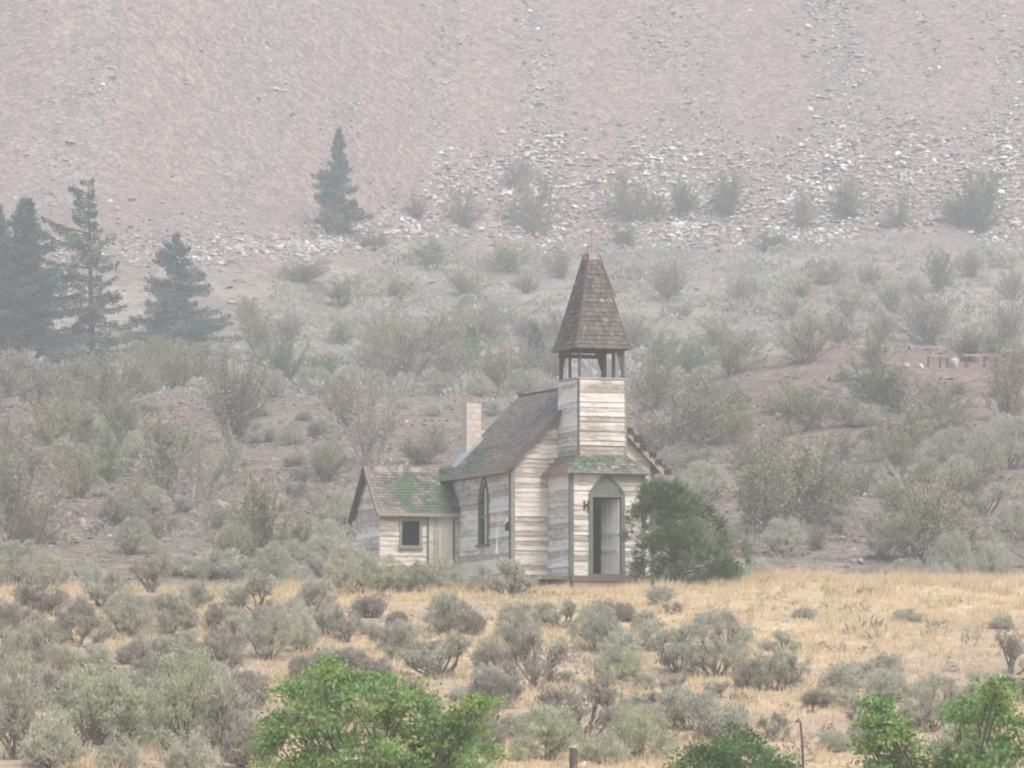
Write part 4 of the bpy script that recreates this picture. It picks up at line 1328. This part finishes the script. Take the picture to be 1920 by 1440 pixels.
# ------------------------------------------------------------------ shrubs: centre x, base y, width, height, tone
SHR_MID = [
 (20,745,90,110,'brown'), (82,765,104,120,'grey'), (145,760,90,112,'olive'), (205,775,100,130,'brown'), (262,745,84,100,'olive'), (325,740,100,110,'olive'), (372,725,100,105,'brown'), (50,700,80,60,'yellow'), (300,690,120,70,'yellow'), (120,700,80,60,'olive'),
 (440,830,130,200,'grey'), (500,700,60,70,'grey'), (532,735,76,120,'dark'), (602,722,110,64,'green'), (92,835,110,110,'yellow'), (30,1030,130,230,'grey'), (145,935,96,112,'yellow'), (204,905,84,120,'green'), (232,835,84,120,'olive'),
 (310,925,112,180,'olive'), (378,935,110,165,'pale'), (425,905,90,100,'pale'), (490,1042,104,180,'olive'), (692,872,140,175,'pale'), (645,800,90,90,'brown'), (60,1035,90,120,'brown'), (160,830,70,70,'olive'), (20,870,90,110,'brown'), (330,860,80,80,'olive'),
 (760,722,140,125,'brown'), (840,720,80,90,'grey'), (880,700,60,80,'green'), (930,742,70,110,'olive'), (985,735,80,110,'brown'), (700,700,80,70,'grey'), (1040,720,60,100,'grey'), (790,870,90,60,'olive'), (815,850,60,60,'grey'), (1005,690,60,60,'dark'),
 (1225,770,90,130,'olive'), (1245,700,80,90,'green'), (1268,852,150,150,'grey'), (1335,832,110,130,'olive'), (1385,830,80,84,'yellow'), (1372,705,84,80,'olive'), (1300,705,90,80,'green'), (1388,770,56,44,'green'), (1455,772,70,40,'yellow'), (1512,778,100,56,'green'),
 (1635,775,110,110,'dark'), (1680,775,90,100,'grey'), (1762,785,96,90,'grey'), (1795,740,40,30,'green'), (1690,866,96,130,'olive'), (1600,800,80,70,'grey'), (1430,1012,130,210,'olive'), (1505,998,150,205,'olive'), (1562,985,100,165,'grey'), (1680,905,70,110,'olive'),
 (1735,1055,120,205,'olive'), (1775,1040,80,140,'olive'), (1890,790,90,170,'brown'), (1912,720,70,90,'olive'), (1860,660,60,40,'green'), (560,1042,70,80,'olive'), (430,1050,90,60,'yellow'), (1210,860,60,90,'brown'), (1640,690,60,80,'brown'),
]
SHR_BACK = [
 (870,428,62,96,'grey'), (1000,440,88,150,'grey'), (975,360,50,80,'grey'), (1178,412,72,125,'grey'), (1228,412,54,66,'grey'), (1280,408,44,78,'dark'), (1370,404,64,86,'dark'), (1505,430,44,84,'grey'), (1590,408,84,88,'grey'), (1686,426,54,78,'grey'),
 (1840,432,96,124,'dark'), (1795,424,54,70,'grey'), (780,412,44,54,'grey'), (625,440,90,66,'grey'), (810,505,96,66,'olive'), (955,512,76,60,'olive'), (1050,522,64,66,'grey'), (1170,468,50,50,'dark'), (1255,566,72,92,'grey'), (1390,572,52,66,'grey'),
 (1550,534,74,64,'grey'), (1630,545,44,66,'grey'), (1760,550,52,96,'dark'), (1900,562,56,76,'grey'), (872,556,56,66,'olive'), (640,574,96,66,'olive'), (570,530,84,54,'olive'), (745,566,76,56,'olive'), (640,645,44,50,'green'), (1740,645,130,115,'grey'),
 (1575,655,92,90,'brown'), (1655,646,60,70,'olive'), (1885,652,76,112,'brown'), (540,640,60,60,'grey'), (470,620,70,60,'olive'), (330,660,140,70,'yellow'), (800,660,120,80,'olive'), (1450,470,70,40,'green'), (700,470,70,44,'grey'), (1130,570,60,60,'grey'), (930,600,60,40,'grey'), (1480,600,60,50,'grey'), (1820,520,60,60,'grey'),
]
SLOOK = {'olive': "olive upright shrub", 'grey': "grey twiggy shrub", 'brown': "brownish twiggy shrub", 'green': "green leafy bush", 'yellow': "yellowish-green bush", 'dark': "dark green shrub", 'pale': "pale-stemmed shrub"}
USPREAD = {'olive': .72, 'grey': .85, 'brown': .8, 'green': .95, 'yellow': .9, 'dark': .8, 'pale': .85}
def build_shrubs():
    rnd = random.Random(55)
    for lst, zone, ymin, grp in ((SHR_MID, 'mid', 176, "shrubs on the gravel slope and bench"), (SHR_BACK, 'back', 340, "shrubs on the hazy slope")):
        for (px, py, w, h, tone) in lst:
            p = ground(px, py, ymin)
            k = ppm(p.y)
            sz = h / k * 1.06; sx = w / k / USPREAD[tone] * 1.32
            p.z -= .02 * sz
            o = place(rnd.choice(SHRUB[tone]), "shrub", p, (sx, sx * rnd.uniform(.85, 1.1), sz), rnd.random() * 6.283)
            pend(o, px, py, zone, SLOOK[tone], "shrub", grp)
    # further shrubs that fill the thickets
    n = tries = 0; taken = [(a, b, c) for (a, b, c, *_) in SHR_MID + SHR_BACK]
    while n < 60 and tries < 4000:
        tries += 1
        px = rnd.uniform(-15, 1935); py = rnd.uniform(545, 1040)
        if 690 < px < 1240 and py > 745: continue
        if px < 440 and py < 690: continue
        if px > 1400 and 640 < py < 790 and rnd.random() < .8: continue
        if 470 < px < 700 and 760 < py < 900: continue
        left = px < 480 and py < 860
        if rnd.random() > (1 if left or 650 < py < 780 else .45): continue
        w = rnd.uniform(50, 96) * (.62 if py < 640 else 1); h = w * rnd.uniform(.8, 1.35)
        if any(abs(px - a) < (w + c) * .27 and abs(py - b) < 28 for a, b, c in taken): continue
        taken.append((px, py, w)); n += 1
        tone = rnd.choice(('olive', 'grey', 'brown', 'olive', 'yellow', 'grey') if py > 640 else ('grey', 'olive'))
        zone = 'mid' if py > 650 else 'back'
        p = ground(px, py, 176 if zone == 'mid' else 340); k = ppm(p.y)
        sz = h / k; sx = w / k / USPREAD[tone] * 1.3; p.z -= .02 * sz
        o = place(rnd.choice(SHRUB[tone]), "shrub", p, (sx, sx * rnd.uniform(.85, 1.1), sz), rnd.random() * 6.283)
        pend(o, px, py, zone, SLOOK[tone], "shrub", "shrubs on the gravel slope and bench" if zone == 'mid' else "shrubs on the hazy back slope")
build_shrubs()
flush_labels()

# ------------------------------------------------------------------ conifers
def conifer(px, base, top, prof, label, seed, nb=120, tone=(.05, .085, .06), sparse=False, lean=0.0, nm="fir_tree", ymin=345, sweep=-.12, density=1.0):
    """prof: list of (t, left px, right px): branch reach by height, t=0 base, 1 top"""
    rnd = random.Random(seed); rng = np.random.RandomState(seed)
    p = ground(px, base, ymin); k = ppm(p.y)
    H = (base - top) / k
    root = empty(nm, p)
    tag(root, label, "tree", "conifers below the scree")
    tr = MB()
    pts = [(lean * H * (i / 8) ** 1.5 + rnd.gauss(0, .03) * (i > 0), rnd.gauss(0, .03), -.2 + (H + .2) * i / 8) for i in range(9)]
    r0 = H * .016 + .06
    tr.tube(pts, [r0 * (1 - .93 * i / 8) for i in range(9)], 7)
    ts = [q[0] for q in prof]; l = [q[1] / k for q in prof]; r = [q[2] / k for q in prof]
    br = MB(); cs, ds, cc, Ls = [], [], [], []
    br.tube([(q[0], q[1], q[2]) for q in pts], [r0 * .5 * (1 - .93 * i / 8) for i in range(9)], 4)
    tone = np.array(tone)
    for i in range(nb):
        t = (.04 + .95 * ((i + rnd.random()) / nb)) if not sparse else .04 + .95 * (round((i + rnd.random()) / nb * 17) / 17 + rnd.gauss(0, .012))
        t = min(.99, max(.03, t))
        a = rnd.random() * 6.283
        side = math.cos(a)
        reach = (np.interp(t, ts, r) if side > 0 else np.interp(t, ts, l))
        reach = 1.38 * reach * (abs(side) + .75 * (1 - abs(side))) * rnd.choice((.45, .7, .85, .95, 1.05)) * rnd.uniform(.85, 1.1)
        if reach < .12: reach = .12
        z0 = t * H; x0 = float(np.interp(z0, [q[2] for q in pts], [q[0] for q in pts]))
        q0 = Vector((x0, 0, z0)); d = Vector((math.cos(a), math.sin(a), sweep + .25 * t + rnd.gauss(0, .12)))
        mid = q0 + d * reach * .55 + Vector((0, 0, -.03 * reach))
        end = q0 + d * reach + Vector((0, 0, .06 * reach))
        br.tube([q0, mid, end], [.018 * reach + .012, .012 * reach + .008, .005], 4)
        m = int((reach * 72 + 18) * density)
        tt = rng.uniform(.12 if not sparse else .25, 1.05, m)
        base_ = np.where(tt[:, None] < .55, np.array(q0) + (np.array(mid) - np.array(q0)) * (tt[:, None] / .55), np.array(mid) + (np.array(end) - np.array(mid)) * ((tt[:, None] - .55) / .5))
        wid = reach * .30 * (1.2 - tt) + .08
        perp = np.array([-math.sin(a), math.cos(a), 0.0])
        off = rng.uniform(-1, 1, m) * wid
        c = base_ + perp * off[:, None] + np.stack([np.zeros(m), np.zeros(m), rng.normal(-.10, .14, m)], 1)
        cs.append(c)
        ds.append(np.array([math.cos(a), math.sin(a), -.15]) * .7 + perp * np.sign(off)[:, None] * .6 + rng.normal(0, .35, (m, 3)))
        cc.append(tone * math.exp(rnd.gauss(0, .32)) * np.exp(rng.normal(0, .25, (m, 1))) + np.zeros((m, 3)))
        Ls.append(rng.uniform(.16, .34, m))
    L = np.concatenate(Ls)
    v, f, cl = leaf_quads(np.concatenate(cs), np.concatenate(ds), L, L * .42, np.concatenate(cc).clip(.01, .3), rng)
    tk = tr.build("trunk", M['bark'], root)
    br.build("branches", M['bark'], root)
    link("crown", np_mesh("crown", v, f, cl, M['needle']), root)
    return root
FULL = [(0, 100, 118), (.12, 95, 112), (.35, 78, 88), (.6, 50, 56), (.8, 30, 34), (.92, 18, 16), (1, 4, 4)]
conifer(46, 700, 366, FULL, "dense tall dark fir at the left photo edge, fully in view at its tip", 301, 210, (.075, .13, .112), density=1.1)
conifer(-8, 700, 380, [(a, b * .8, c * .75) for a, b, c in FULL], "dense fir cut off by the left photo edge", 302, 170, (.075, .13, .112), density=1.0)
conifer(172, 692, 336, [(0, 50, 85), (.12, 60, 95), (.28, 50, 78), (.36, 40, 62), (.48, 70, 26), (.58, 74, 44), (.7, 66, 22), (.8, 48, 20), (.9, 34, 10), (1, 8, 6)], "sparse one-sided fir with gaps between its branches", 303, 88, (.10, .155, .115), True, -.02, sweep=.02)
conifer(330, 668, 432, [(0, 66, 96), (.15, 84, 104), (.3, 70, 84), (.45, 62, 66), (.6, 46, 44), (.75, 40, 30), (.88, 20, 12), (.93, 4, 3), (1, 2, 2)], "broad fir with a bare spike top, third from the left", 304, 120, (.08, .135, .115), density=1.2)
conifer(634, 440, 236, [(0, 32, 46), (.2, 38, 48), (.36, 28, 40), (.44, 34, 34), (.55, 30, 30), (.62, 15, 15), (.8, 9, 9), (.92, 5, 5), (1, 1, 1)], "lone narrow fir standing high against the scree", 305, 120, (.08, .145, .13), density=1.5, ymin=470)
conifer(1000, 695, 604, [(0, 26, 28), (.5, 16, 16), (1, 2, 2)], "young fir just left of the belfry roof", 306, 60, (.06, .10, .065))
conifer(884, 682, 612, [(0, 20, 22), (.5, 13, 12), (1, 2, 2)], "young light-green fir behind the nave roof", 307, 50, (.09, .13, .07))

# ------------------------------------------------------------------ juniper beside the porch
def juniper():
    rnd = random.Random(41); rng = np.random.RandomState(41)
    root = empty("juniper", (5.2, 156.2, float(terrain(5.2, 156.2)) - .08))
    tag(root, "dense dark green juniper covering the right corner of the porch", "tree")
    # silhouette: x offset range (m) at each height
    hs = [0, .25, .6, 1.0, 1.5, 1.95, 2.4, 2.75, 3.05, 3.2]
    lo = [-1.2, -1.4, -1.5, -1.55, -1.65, -1.5, -1.25, -1.15, -.95, -.8]
    hi = [1.7, 1.95, 2.0, 1.88, 1.5, 1.05, .55, .15, -.35, -.6]
    tr = MB(); limbs = []
    tr.tube([(-.1, 0, -.1), (-.2, .02, .8), (-.45, 0, 1.8), (-.6, 0, 2.9)], [.14, .11, .07, .02], 7)
    br = MB(); cs, ds, cc, Ls = [], [], [], []
    tone = np.array([.084, .128, .052])
    for i in range(120):
        h = rnd.random() ** .8 * 2.95 + .10
        a0, a1 = np.interp(h, hs, lo), np.interp(h, hs, hi)
        cx = (a0 + a1) / 2; rx = (a1 - a0) / 2; ry = min(1.5, rx * .95)
        an = rnd.random() * 6.283; q = rnd.uniform(.45, .80) if i % 3 else rnd.uniform(.85, 1.06)
        P = Vector((cx + math.cos(an) * rx * q, math.sin(an) * ry * q, h))
        ax = Vector((-.2, 0, max(.1, h * .55))); P2 = ax.lerp(P, .85)
        br.tube([ax, (ax + P2) / 2 + Vector((0, 0, -.06)), P2], [.03, .016, .006], 3)
        lobe = tone * math.exp(rnd.gauss(.05, .36)) * np.array([1 + rnd.gauss(0, .1), 1, 1 + rnd.gauss(0, .12)])
        lr = rnd.uniform(.16, .34) if i % 3 else rnd.uniform(.10, .22)
        for j in range(int(30 * lr / .2)):
            o_ = Vector((math.cos(an) * .55 + rnd.gauss(0, .6), math.sin(an) * .55 + rnd.gauss(0, .6), .45 + rnd.gauss(0, .5))).normalized()
            S = P + o_ * lr * rnd.uniform(.6, 1.25)
            dr = (o_ + Vector((0, 0, .45))).normalized()
            ln = rnd.uniform(.12, .30); m = 17
            t = rng.rand(m)
            c = np.array(S) + np.array(dr) * (t * ln)[:, None] + rng.normal(0, .022, (m, 3))
            cs.append(c); ds.append(np.array(dr) + rng.normal(0, .45, (m, 3)))
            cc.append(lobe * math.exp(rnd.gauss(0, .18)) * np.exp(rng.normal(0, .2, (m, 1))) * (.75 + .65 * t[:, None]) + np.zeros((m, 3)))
            Ls.append(rng.uniform(.045, .09, m))
    L = np.concatenate(Ls)
    v, f, cl = leaf_quads(np.concatenate(cs), np.concatenate(ds), L, L * .36, np.concatenate(cc).clip(.01, .3), rng)
    tr.build("trunk", M['bark'], root); br.build("branches", M['bark'], root)
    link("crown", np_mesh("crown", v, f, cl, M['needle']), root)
juniper()

# ------------------------------------------------------------------ leafy trees between the camera and the slope
def leafy(name, y, blobs, trunk_px, label, seed, tone, leafL=.08, per=60, density=1.0, twigs=True):
    """blobs: (px, py, radius px) of the crown's masses at depth y; each becomes a cluster of leafy twigs in the round"""
    rnd = random.Random(seed); rng = np.random.RandomState(seed)
    k = ppm(y)
    gx = (trunk_px - 960) / k
    gz = float(terrain(gx, y))
    root = empty(name, (gx, y, gz))
    tag(root, label, "tree", "leafy trees at the foot of the slope")
    tr = MB(); br = MB(); cs, ds, cc, Ls = [], [], [], []
    tone = np.array(tone)
    pos = []
    for (px, py, r) in blobs:
        d = ray(px, py)
        pos.append((Vector((d[0] * y - gx, rnd.uniform(-.5, .5) * 1.2, d[2] * y - gz)), r / k))
    zc = sum(p.z for p, _ in pos) / len(pos)
    fork = Vector((0, 0, max(.5, zc * .55)))
    tr.tube([(0, 0, -.15), (.03, .02, fork.z * .5), tuple(fork)], [.11, .09, .07], 7)
    for P, r in pos:
        m1 = fork.lerp(P, .35) + Vector((rnd.gauss(0, .12), rnd.gauss(0, .12), -.10)); m2 = fork.lerp(P, .7) + Vector((rnd.gauss(0, .10), rnd.gauss(0, .10), -.05))
        br.tube([fork, m1, m2, P], [.034, .024, .015, .006], 5)
        nt = max(4, int(15 * density * (r / .35) ** 1.6))
        for j in range(nt):
            o = Vector((rnd.gauss(0, 1), rnd.gauss(0, 1), rnd.gauss(0, 1))).normalized()
            q = P + Vector((o.x * r, o.y * r, o.z * r * .8)) * rnd.uniform(.35, 1.05)
            if twigs:
                br.tube([P, (P + q) / 2 + Vector((0, 0, .03)), q], [.010, .007, .003], 3)
            m = per
            dirn = (q - P).normalized() * .6 + Vector((0, 0, .15))
            c = np.array(q) + rng.normal(0, .085, (m, 3)) * np.array([1.35, 1.35, .5])
            cs.append(c)
            dd = np.array(dirn) + rng.normal(0, .6, (m, 3)); dd[:, 2] -= .2
            ds.append(dd)
            cc.append(tone * math.exp(rnd.gauss(0, .26)) * np.exp(rng.normal(0, .25, (m, 1))) * np.array([1 + rnd.gauss(0, .12), 1, 1 + rnd.gauss(0, .1)]) + np.zeros((m, 3)))
            Ls.append(rng.uniform(.6, 1.15, m) * leafL)
    L = np.concatenate(Ls); n = len(L)
    flat = rng.normal(0, .5, (n, 3)) + np.array([0, 0, 1.0])
    v, f, cl = leaf_quads(np.concatenate(cs), np.concatenate(ds), L, L * .5, np.concatenate(cc).clip(.01, .4), rng, np.cross(unit(np.concatenate(ds)), unit(flat)))
    tr.build("trunk", M['bark'], root); br.build("branches", M['bark'], root)
    link("crown", np_mesh("crown", v, f, cl, M['leaf']), root)
A = [(600,1270,36), (545,1300,36), (590,1320,46), (650,1282,34), (700,1285,36), (740,1300,32), (770,1305,30), (660,1330,50), (730,1345,52), (800,1335,40), (560,1350,40), (520,1362,30), (610,1385,56), (690,1400,60), (780,1400,56),
     (840,1360,40), (880,1345,36), (910,1330,30), (870,1390,42), (915,1400,28), (830,1430,50), (890,1445,40), (560,1420,40), (620,1450,60), (740,1460,60), (530,1440,34), (800,1480,60), (680,1500,60), (505,1375,22), (500,1400,14), (905,1310,18), (625,1250,20)]
leafy("maple_tree", 70, A, 700, "bright green leafy tree low in the middle left, in front of the sagebrush", 401, (.215, .365, .11), density=.9)
B = [(1390,1380,22), (1375,1400,30), (1415,1405,28), (1345,1415,30), (1310,1425,30), (1280,1440,30), (1400,1440,40), (1350,1460,45), (1440,1450,30), (1462,1432,22), (1280,1470,40), (1420,1490,50), (1478,1445,12)]
leafy("maple_tree", 78, B, 1380, "small dark green tree peeking over the bottom edge below the juniper", 402, (.125, .20, .075), density=1.0)
Cc = [(1850,1300,15), (1868,1322,12), (1832,1316,11), (1882,1345,13), (1812,1335,9), (1903,1352,11), (1800,1352,10), (1850,1350,15), (1880,1382,24), (1825,1385,20), (1785,1412,22), (1722,1425,20), (1840,1415,34), (1905,1415,32), (1682,1432,18),
      (1642,1440,16), (1770,1455,40), (1690,1475,40), (1860,1465,50), (1930,1455,44), (1650,1312,6), (1652,1332,8), (1660,1352,9), (1645,1347,7), (1685,1368,10), (1670,1384,8), (1630,1390,9), (1640,1405,11), (1702,1392,9), (1745,1480,50), (1860,1284,8), (1630,1475,34), (1960,1405,40)]
leafy("maple_tree", 62, Cc, 1800, "bright green leafy tree filling the bottom right corner", 403, (.225, .37, .125), density=1.0)
# ------------------------------------------------------------------ small things
def small_things():
    rnd = random.Random(91)
    # wire fence stake and a stump by the bottom edge
    p = ground(1507, 1455, 60); k = ppm(p.y)
    mb = MB(); h = 100 / k
    mb.tube([(0, 0, -.15), (-.02, 0, h * .5), (-.06, 0, h)], [.028, .026, .022], 7)
    o = mb.build("fence_stake", M['post']); o.location = p
    tag(o, "thin leaning wooden stake at the bottom right of the slope", "stake")
    p = ground(1074, 1462, 60); k = ppm(p.y); h = 58 / k; r = 7.5 / k
    mb = MB(); mb.tube([(0, 0, -.2), (0.01, 0, h * .6), (0.01, .0, h - .015), (.012, 0, h)], [r * 1.1, r, r * .98, r * .8], 9)
    o = mb.build("wooden_post", M['post']); o.location = p
    tag(o, "short dark wooden post at the bottom edge beside a pale rock", "post")
    def rock(px, py, w, hgt, col, label, seed, ymin=60, nm="boulder", grp=None):
        rr = np.random.RandomState(seed)
        p = ground(px, py, ymin); k = ppm(p.y)
        import bmesh
        bm = bmesh.new(); bmesh.ops.create_icosphere(bm, subdivisions=2, radius=1)
        ax = [Vector(v).normalized() for v in rr.normal(size=(9, 3))]; cut = rr.uniform(.55, .9, 9)
        for v in bm.verts:
            for a, c in zip(ax, cut):
                d = v.co.dot(a)
                if d > c: v.co -= a * (d - c)
            v.co = Vector((v.co.x * w / k / 2, v.co.y * w / k / 2 * .8, v.co.z * hgt / k * .62 + hgt / k * .3))
        me = bpy.data.meshes.new(nm); bm.to_mesh(me); bm.free()
        at = me.color_attributes.new("Col", 'FLOAT_COLOR', 'POINT')
        at.data.foreach_set("color", np.tile(np.array([*col, 1], np.float32), len(me.vertices)))
        me.materials.append(M['stone'])
        o = link(nm, me); o.location = p
        tag(o, label, "rock", grp)
    rock(820, 1446, 30, 16, (.55, .46, .40), "pale pinkish rock under the bright green tree at the bottom edge", 1)
    rock(1092, 1446, 20, 22, (.52, .49, .45), "pale rock right beside the dark wooden post", 2)
    rock(1514, 1086, 24, 10, (.52, .48, .44), "flat pale rock at the back edge of the grass right of the juniper", 3, 160)
    rock(908, 1216, 13, 14, (.09, .045, .04), "small dark red-brown rock on the grass slope below the nave", 4)
    rock(970, 752, 22, 13, (.40, .40, .39), "grey rock on the gravel bench behind the nave ridge", 5, 250)
    rock(1519, 208, 12, 9, (.66, .60, .52), "pale isolated boulder high on the scree at right", 6, 480)
    rock(1266, 426, 24, 13, (.60, .57, .54), "large pale boulder at the scree foot right of the spire", 7, 480)
    rock(1128, 480, 12, 9, (.60, .57, .54), "small pale boulder just right of the spire tip", 8, 400)
    rock(1262, 1366, 12, 8, (.55, .50, .45), "small white stone low on the slope among sagebrush below the juniper", 9)
    rock(1152, 1362, 12, 8, (.55, .50, .45), "small white stone low on the slope below the porch step", 10)
    rock(1790, 690, 26, 24, (.40, .40, .37), "upright grey boulder between timber rails on the gravel bench", 11, 250)
    rock(1728, 692, 12, 10, (.62, .60, .57), "little white rock on the gravel bench left of the grey boulder", 12, 250)
    rock(1700, 690, 16, 11, (.45, .44, .41), "grey rock on the gravel bench, leftmost of the bench rocks", 13, 250)
    rock(1560, 452, 16, 9, (.56, .53, .50), "pale boulder at the scree foot, far right of the spire", 14, 480)
    rock(1165, 440, 30, 9, (.50, .48, .44), "long flat boulder at the scree foot above the spire", 15, 480)
    rock(1330, 445, 34, 11, (.52, .49, .46), "broad flat boulder at the scree foot right of the large pale boulder", 16, 480)
    # rusty pipe on stones
    p = ground(1320, 1318, 60); k = ppm(p.y)
    mb = MB(); L = 42 / k; r = 7 / k
    mb.tube([(-L / 2, 0, r * .7), (L / 2, .1, r * 1.7)], [r, r * 1.15], 10)
    o = mb.build("rusty_pipe", M['rust']); o.location = p
    tag(o, "short rusty red pipe lying in the sagebrush below the juniper", "pipe")
    # old timber rails on the bench at right
    for a, b, lab in (((1738, 688), (1776, 688), "low weathered timber rail left of the grey bench boulder"), ((1808, 688), (1868, 688), "low weathered timber rail right of the grey bench boulder")):
        pa = ground(*a, 250); pb = ground(*b, 250)
        pb.y = pa.y; pb.z = float(terrain(pb.x, pb.y))
        k = ppm(pa.y); h = 20 / k
        root = empty("timber_rail", pa); tag(root, lab, "rail", "timber rails on the gravel bench")
        d = pb - pa
        for t in (.06, .62, .97):
            q = d * t; mb = MB(); mb.box((q.x - .07, -.07, q.z - .2), (q.x + .07, .07, q.z + h)); mb.build("post", M['post'], root)
        mb = MB(); mb.bar((-.1, 0, h + .06), (d.x + .1, 0, d.z + h + .06), .14, .12); mb.build("rail", M['pale_stem'], root)
    # bleached dead trunks
    def dead(path, r, lab, ymin, y_from):
        p = ground(*y_from, ymin); k = ppm(p.y)
        pts = [((x - y_from[0]) / k, rnd.gauss(0, .05), (y_from[1] - y) / k) for x, y in path]
        mb = MB(); n = len(pts)
        mb.tube(pts, [r / k * (1 - .6 * i / (n - 1)) for i in range(n)], 5)
        o = mb.build("dead_trunk", M['pale_stem']); o.location = p
        tag(o, lab, "dead tree")
    dead([(404, 735), (412, 722), (424, 700), (432, 684), (438, 672)], 3.0, "bleached dead trunk leaning right among shrubs below the broad fir", 250, (404, 735))
    dead([(850, 712), (868, 692), (890, 681), (912, 680), (935, 690)], 2.4, "thin bleached branch arching over the shrubs behind the nave roof", 250, (850, 712))
    dead([(1268, 850), (1300, 835), (1340, 822), (1384, 806)], 2.6, "long bleached trunk fallen to the right of the tower", 178, (1268, 850))
    dead([(650, 930), (662, 905), (672, 880)], 2.2, "pale dead stem leaning against the annex rear corner", 178, (650, 945))
    dead([(362, 935), (364, 910), (361, 890), (366, 880)], 2.2, "pale crooked dead stem left of the annex", 178, (362, 940))
    dead([(440, 832), (434, 815), (430, 800)], 3.2, "short bleached trunk at the foot of the tall grey shrub", 178, (440, 832))
    dead([(1668, 1030), (1672, 1015), (1676, 1002)], 2.0, "dark little snag low on the gravel slope at right", 178, (1668, 1032))
small_things()
# ------------------------------------------------------------------ smoke haze
def build_haze():
    mb = MB()
    mb.box((-275, -105, -7.5), (275, 765, 215))
    m = bpy.data.materials.new("smoke_haze")
    m.use_nodes = True
    nt = m.node_tree
    nt.nodes.clear()
    out = nt.nodes.new("ShaderNodeOutputMaterial")
    pv = nt.nodes.new("ShaderNodeVolumePrincipled")
    pv.inputs["Density"].default_value = HAZE_DENSITY
    pv.inputs["Color"].default_value = HAZE_COLOR
    pv.inputs["Anisotropy"].default_value = 0.0
    nt.links.new(pv.outputs[0], out.inputs["Volume"])
    o = mb.build("haze", m)
    o["kind"] = "stuff"
build_haze()
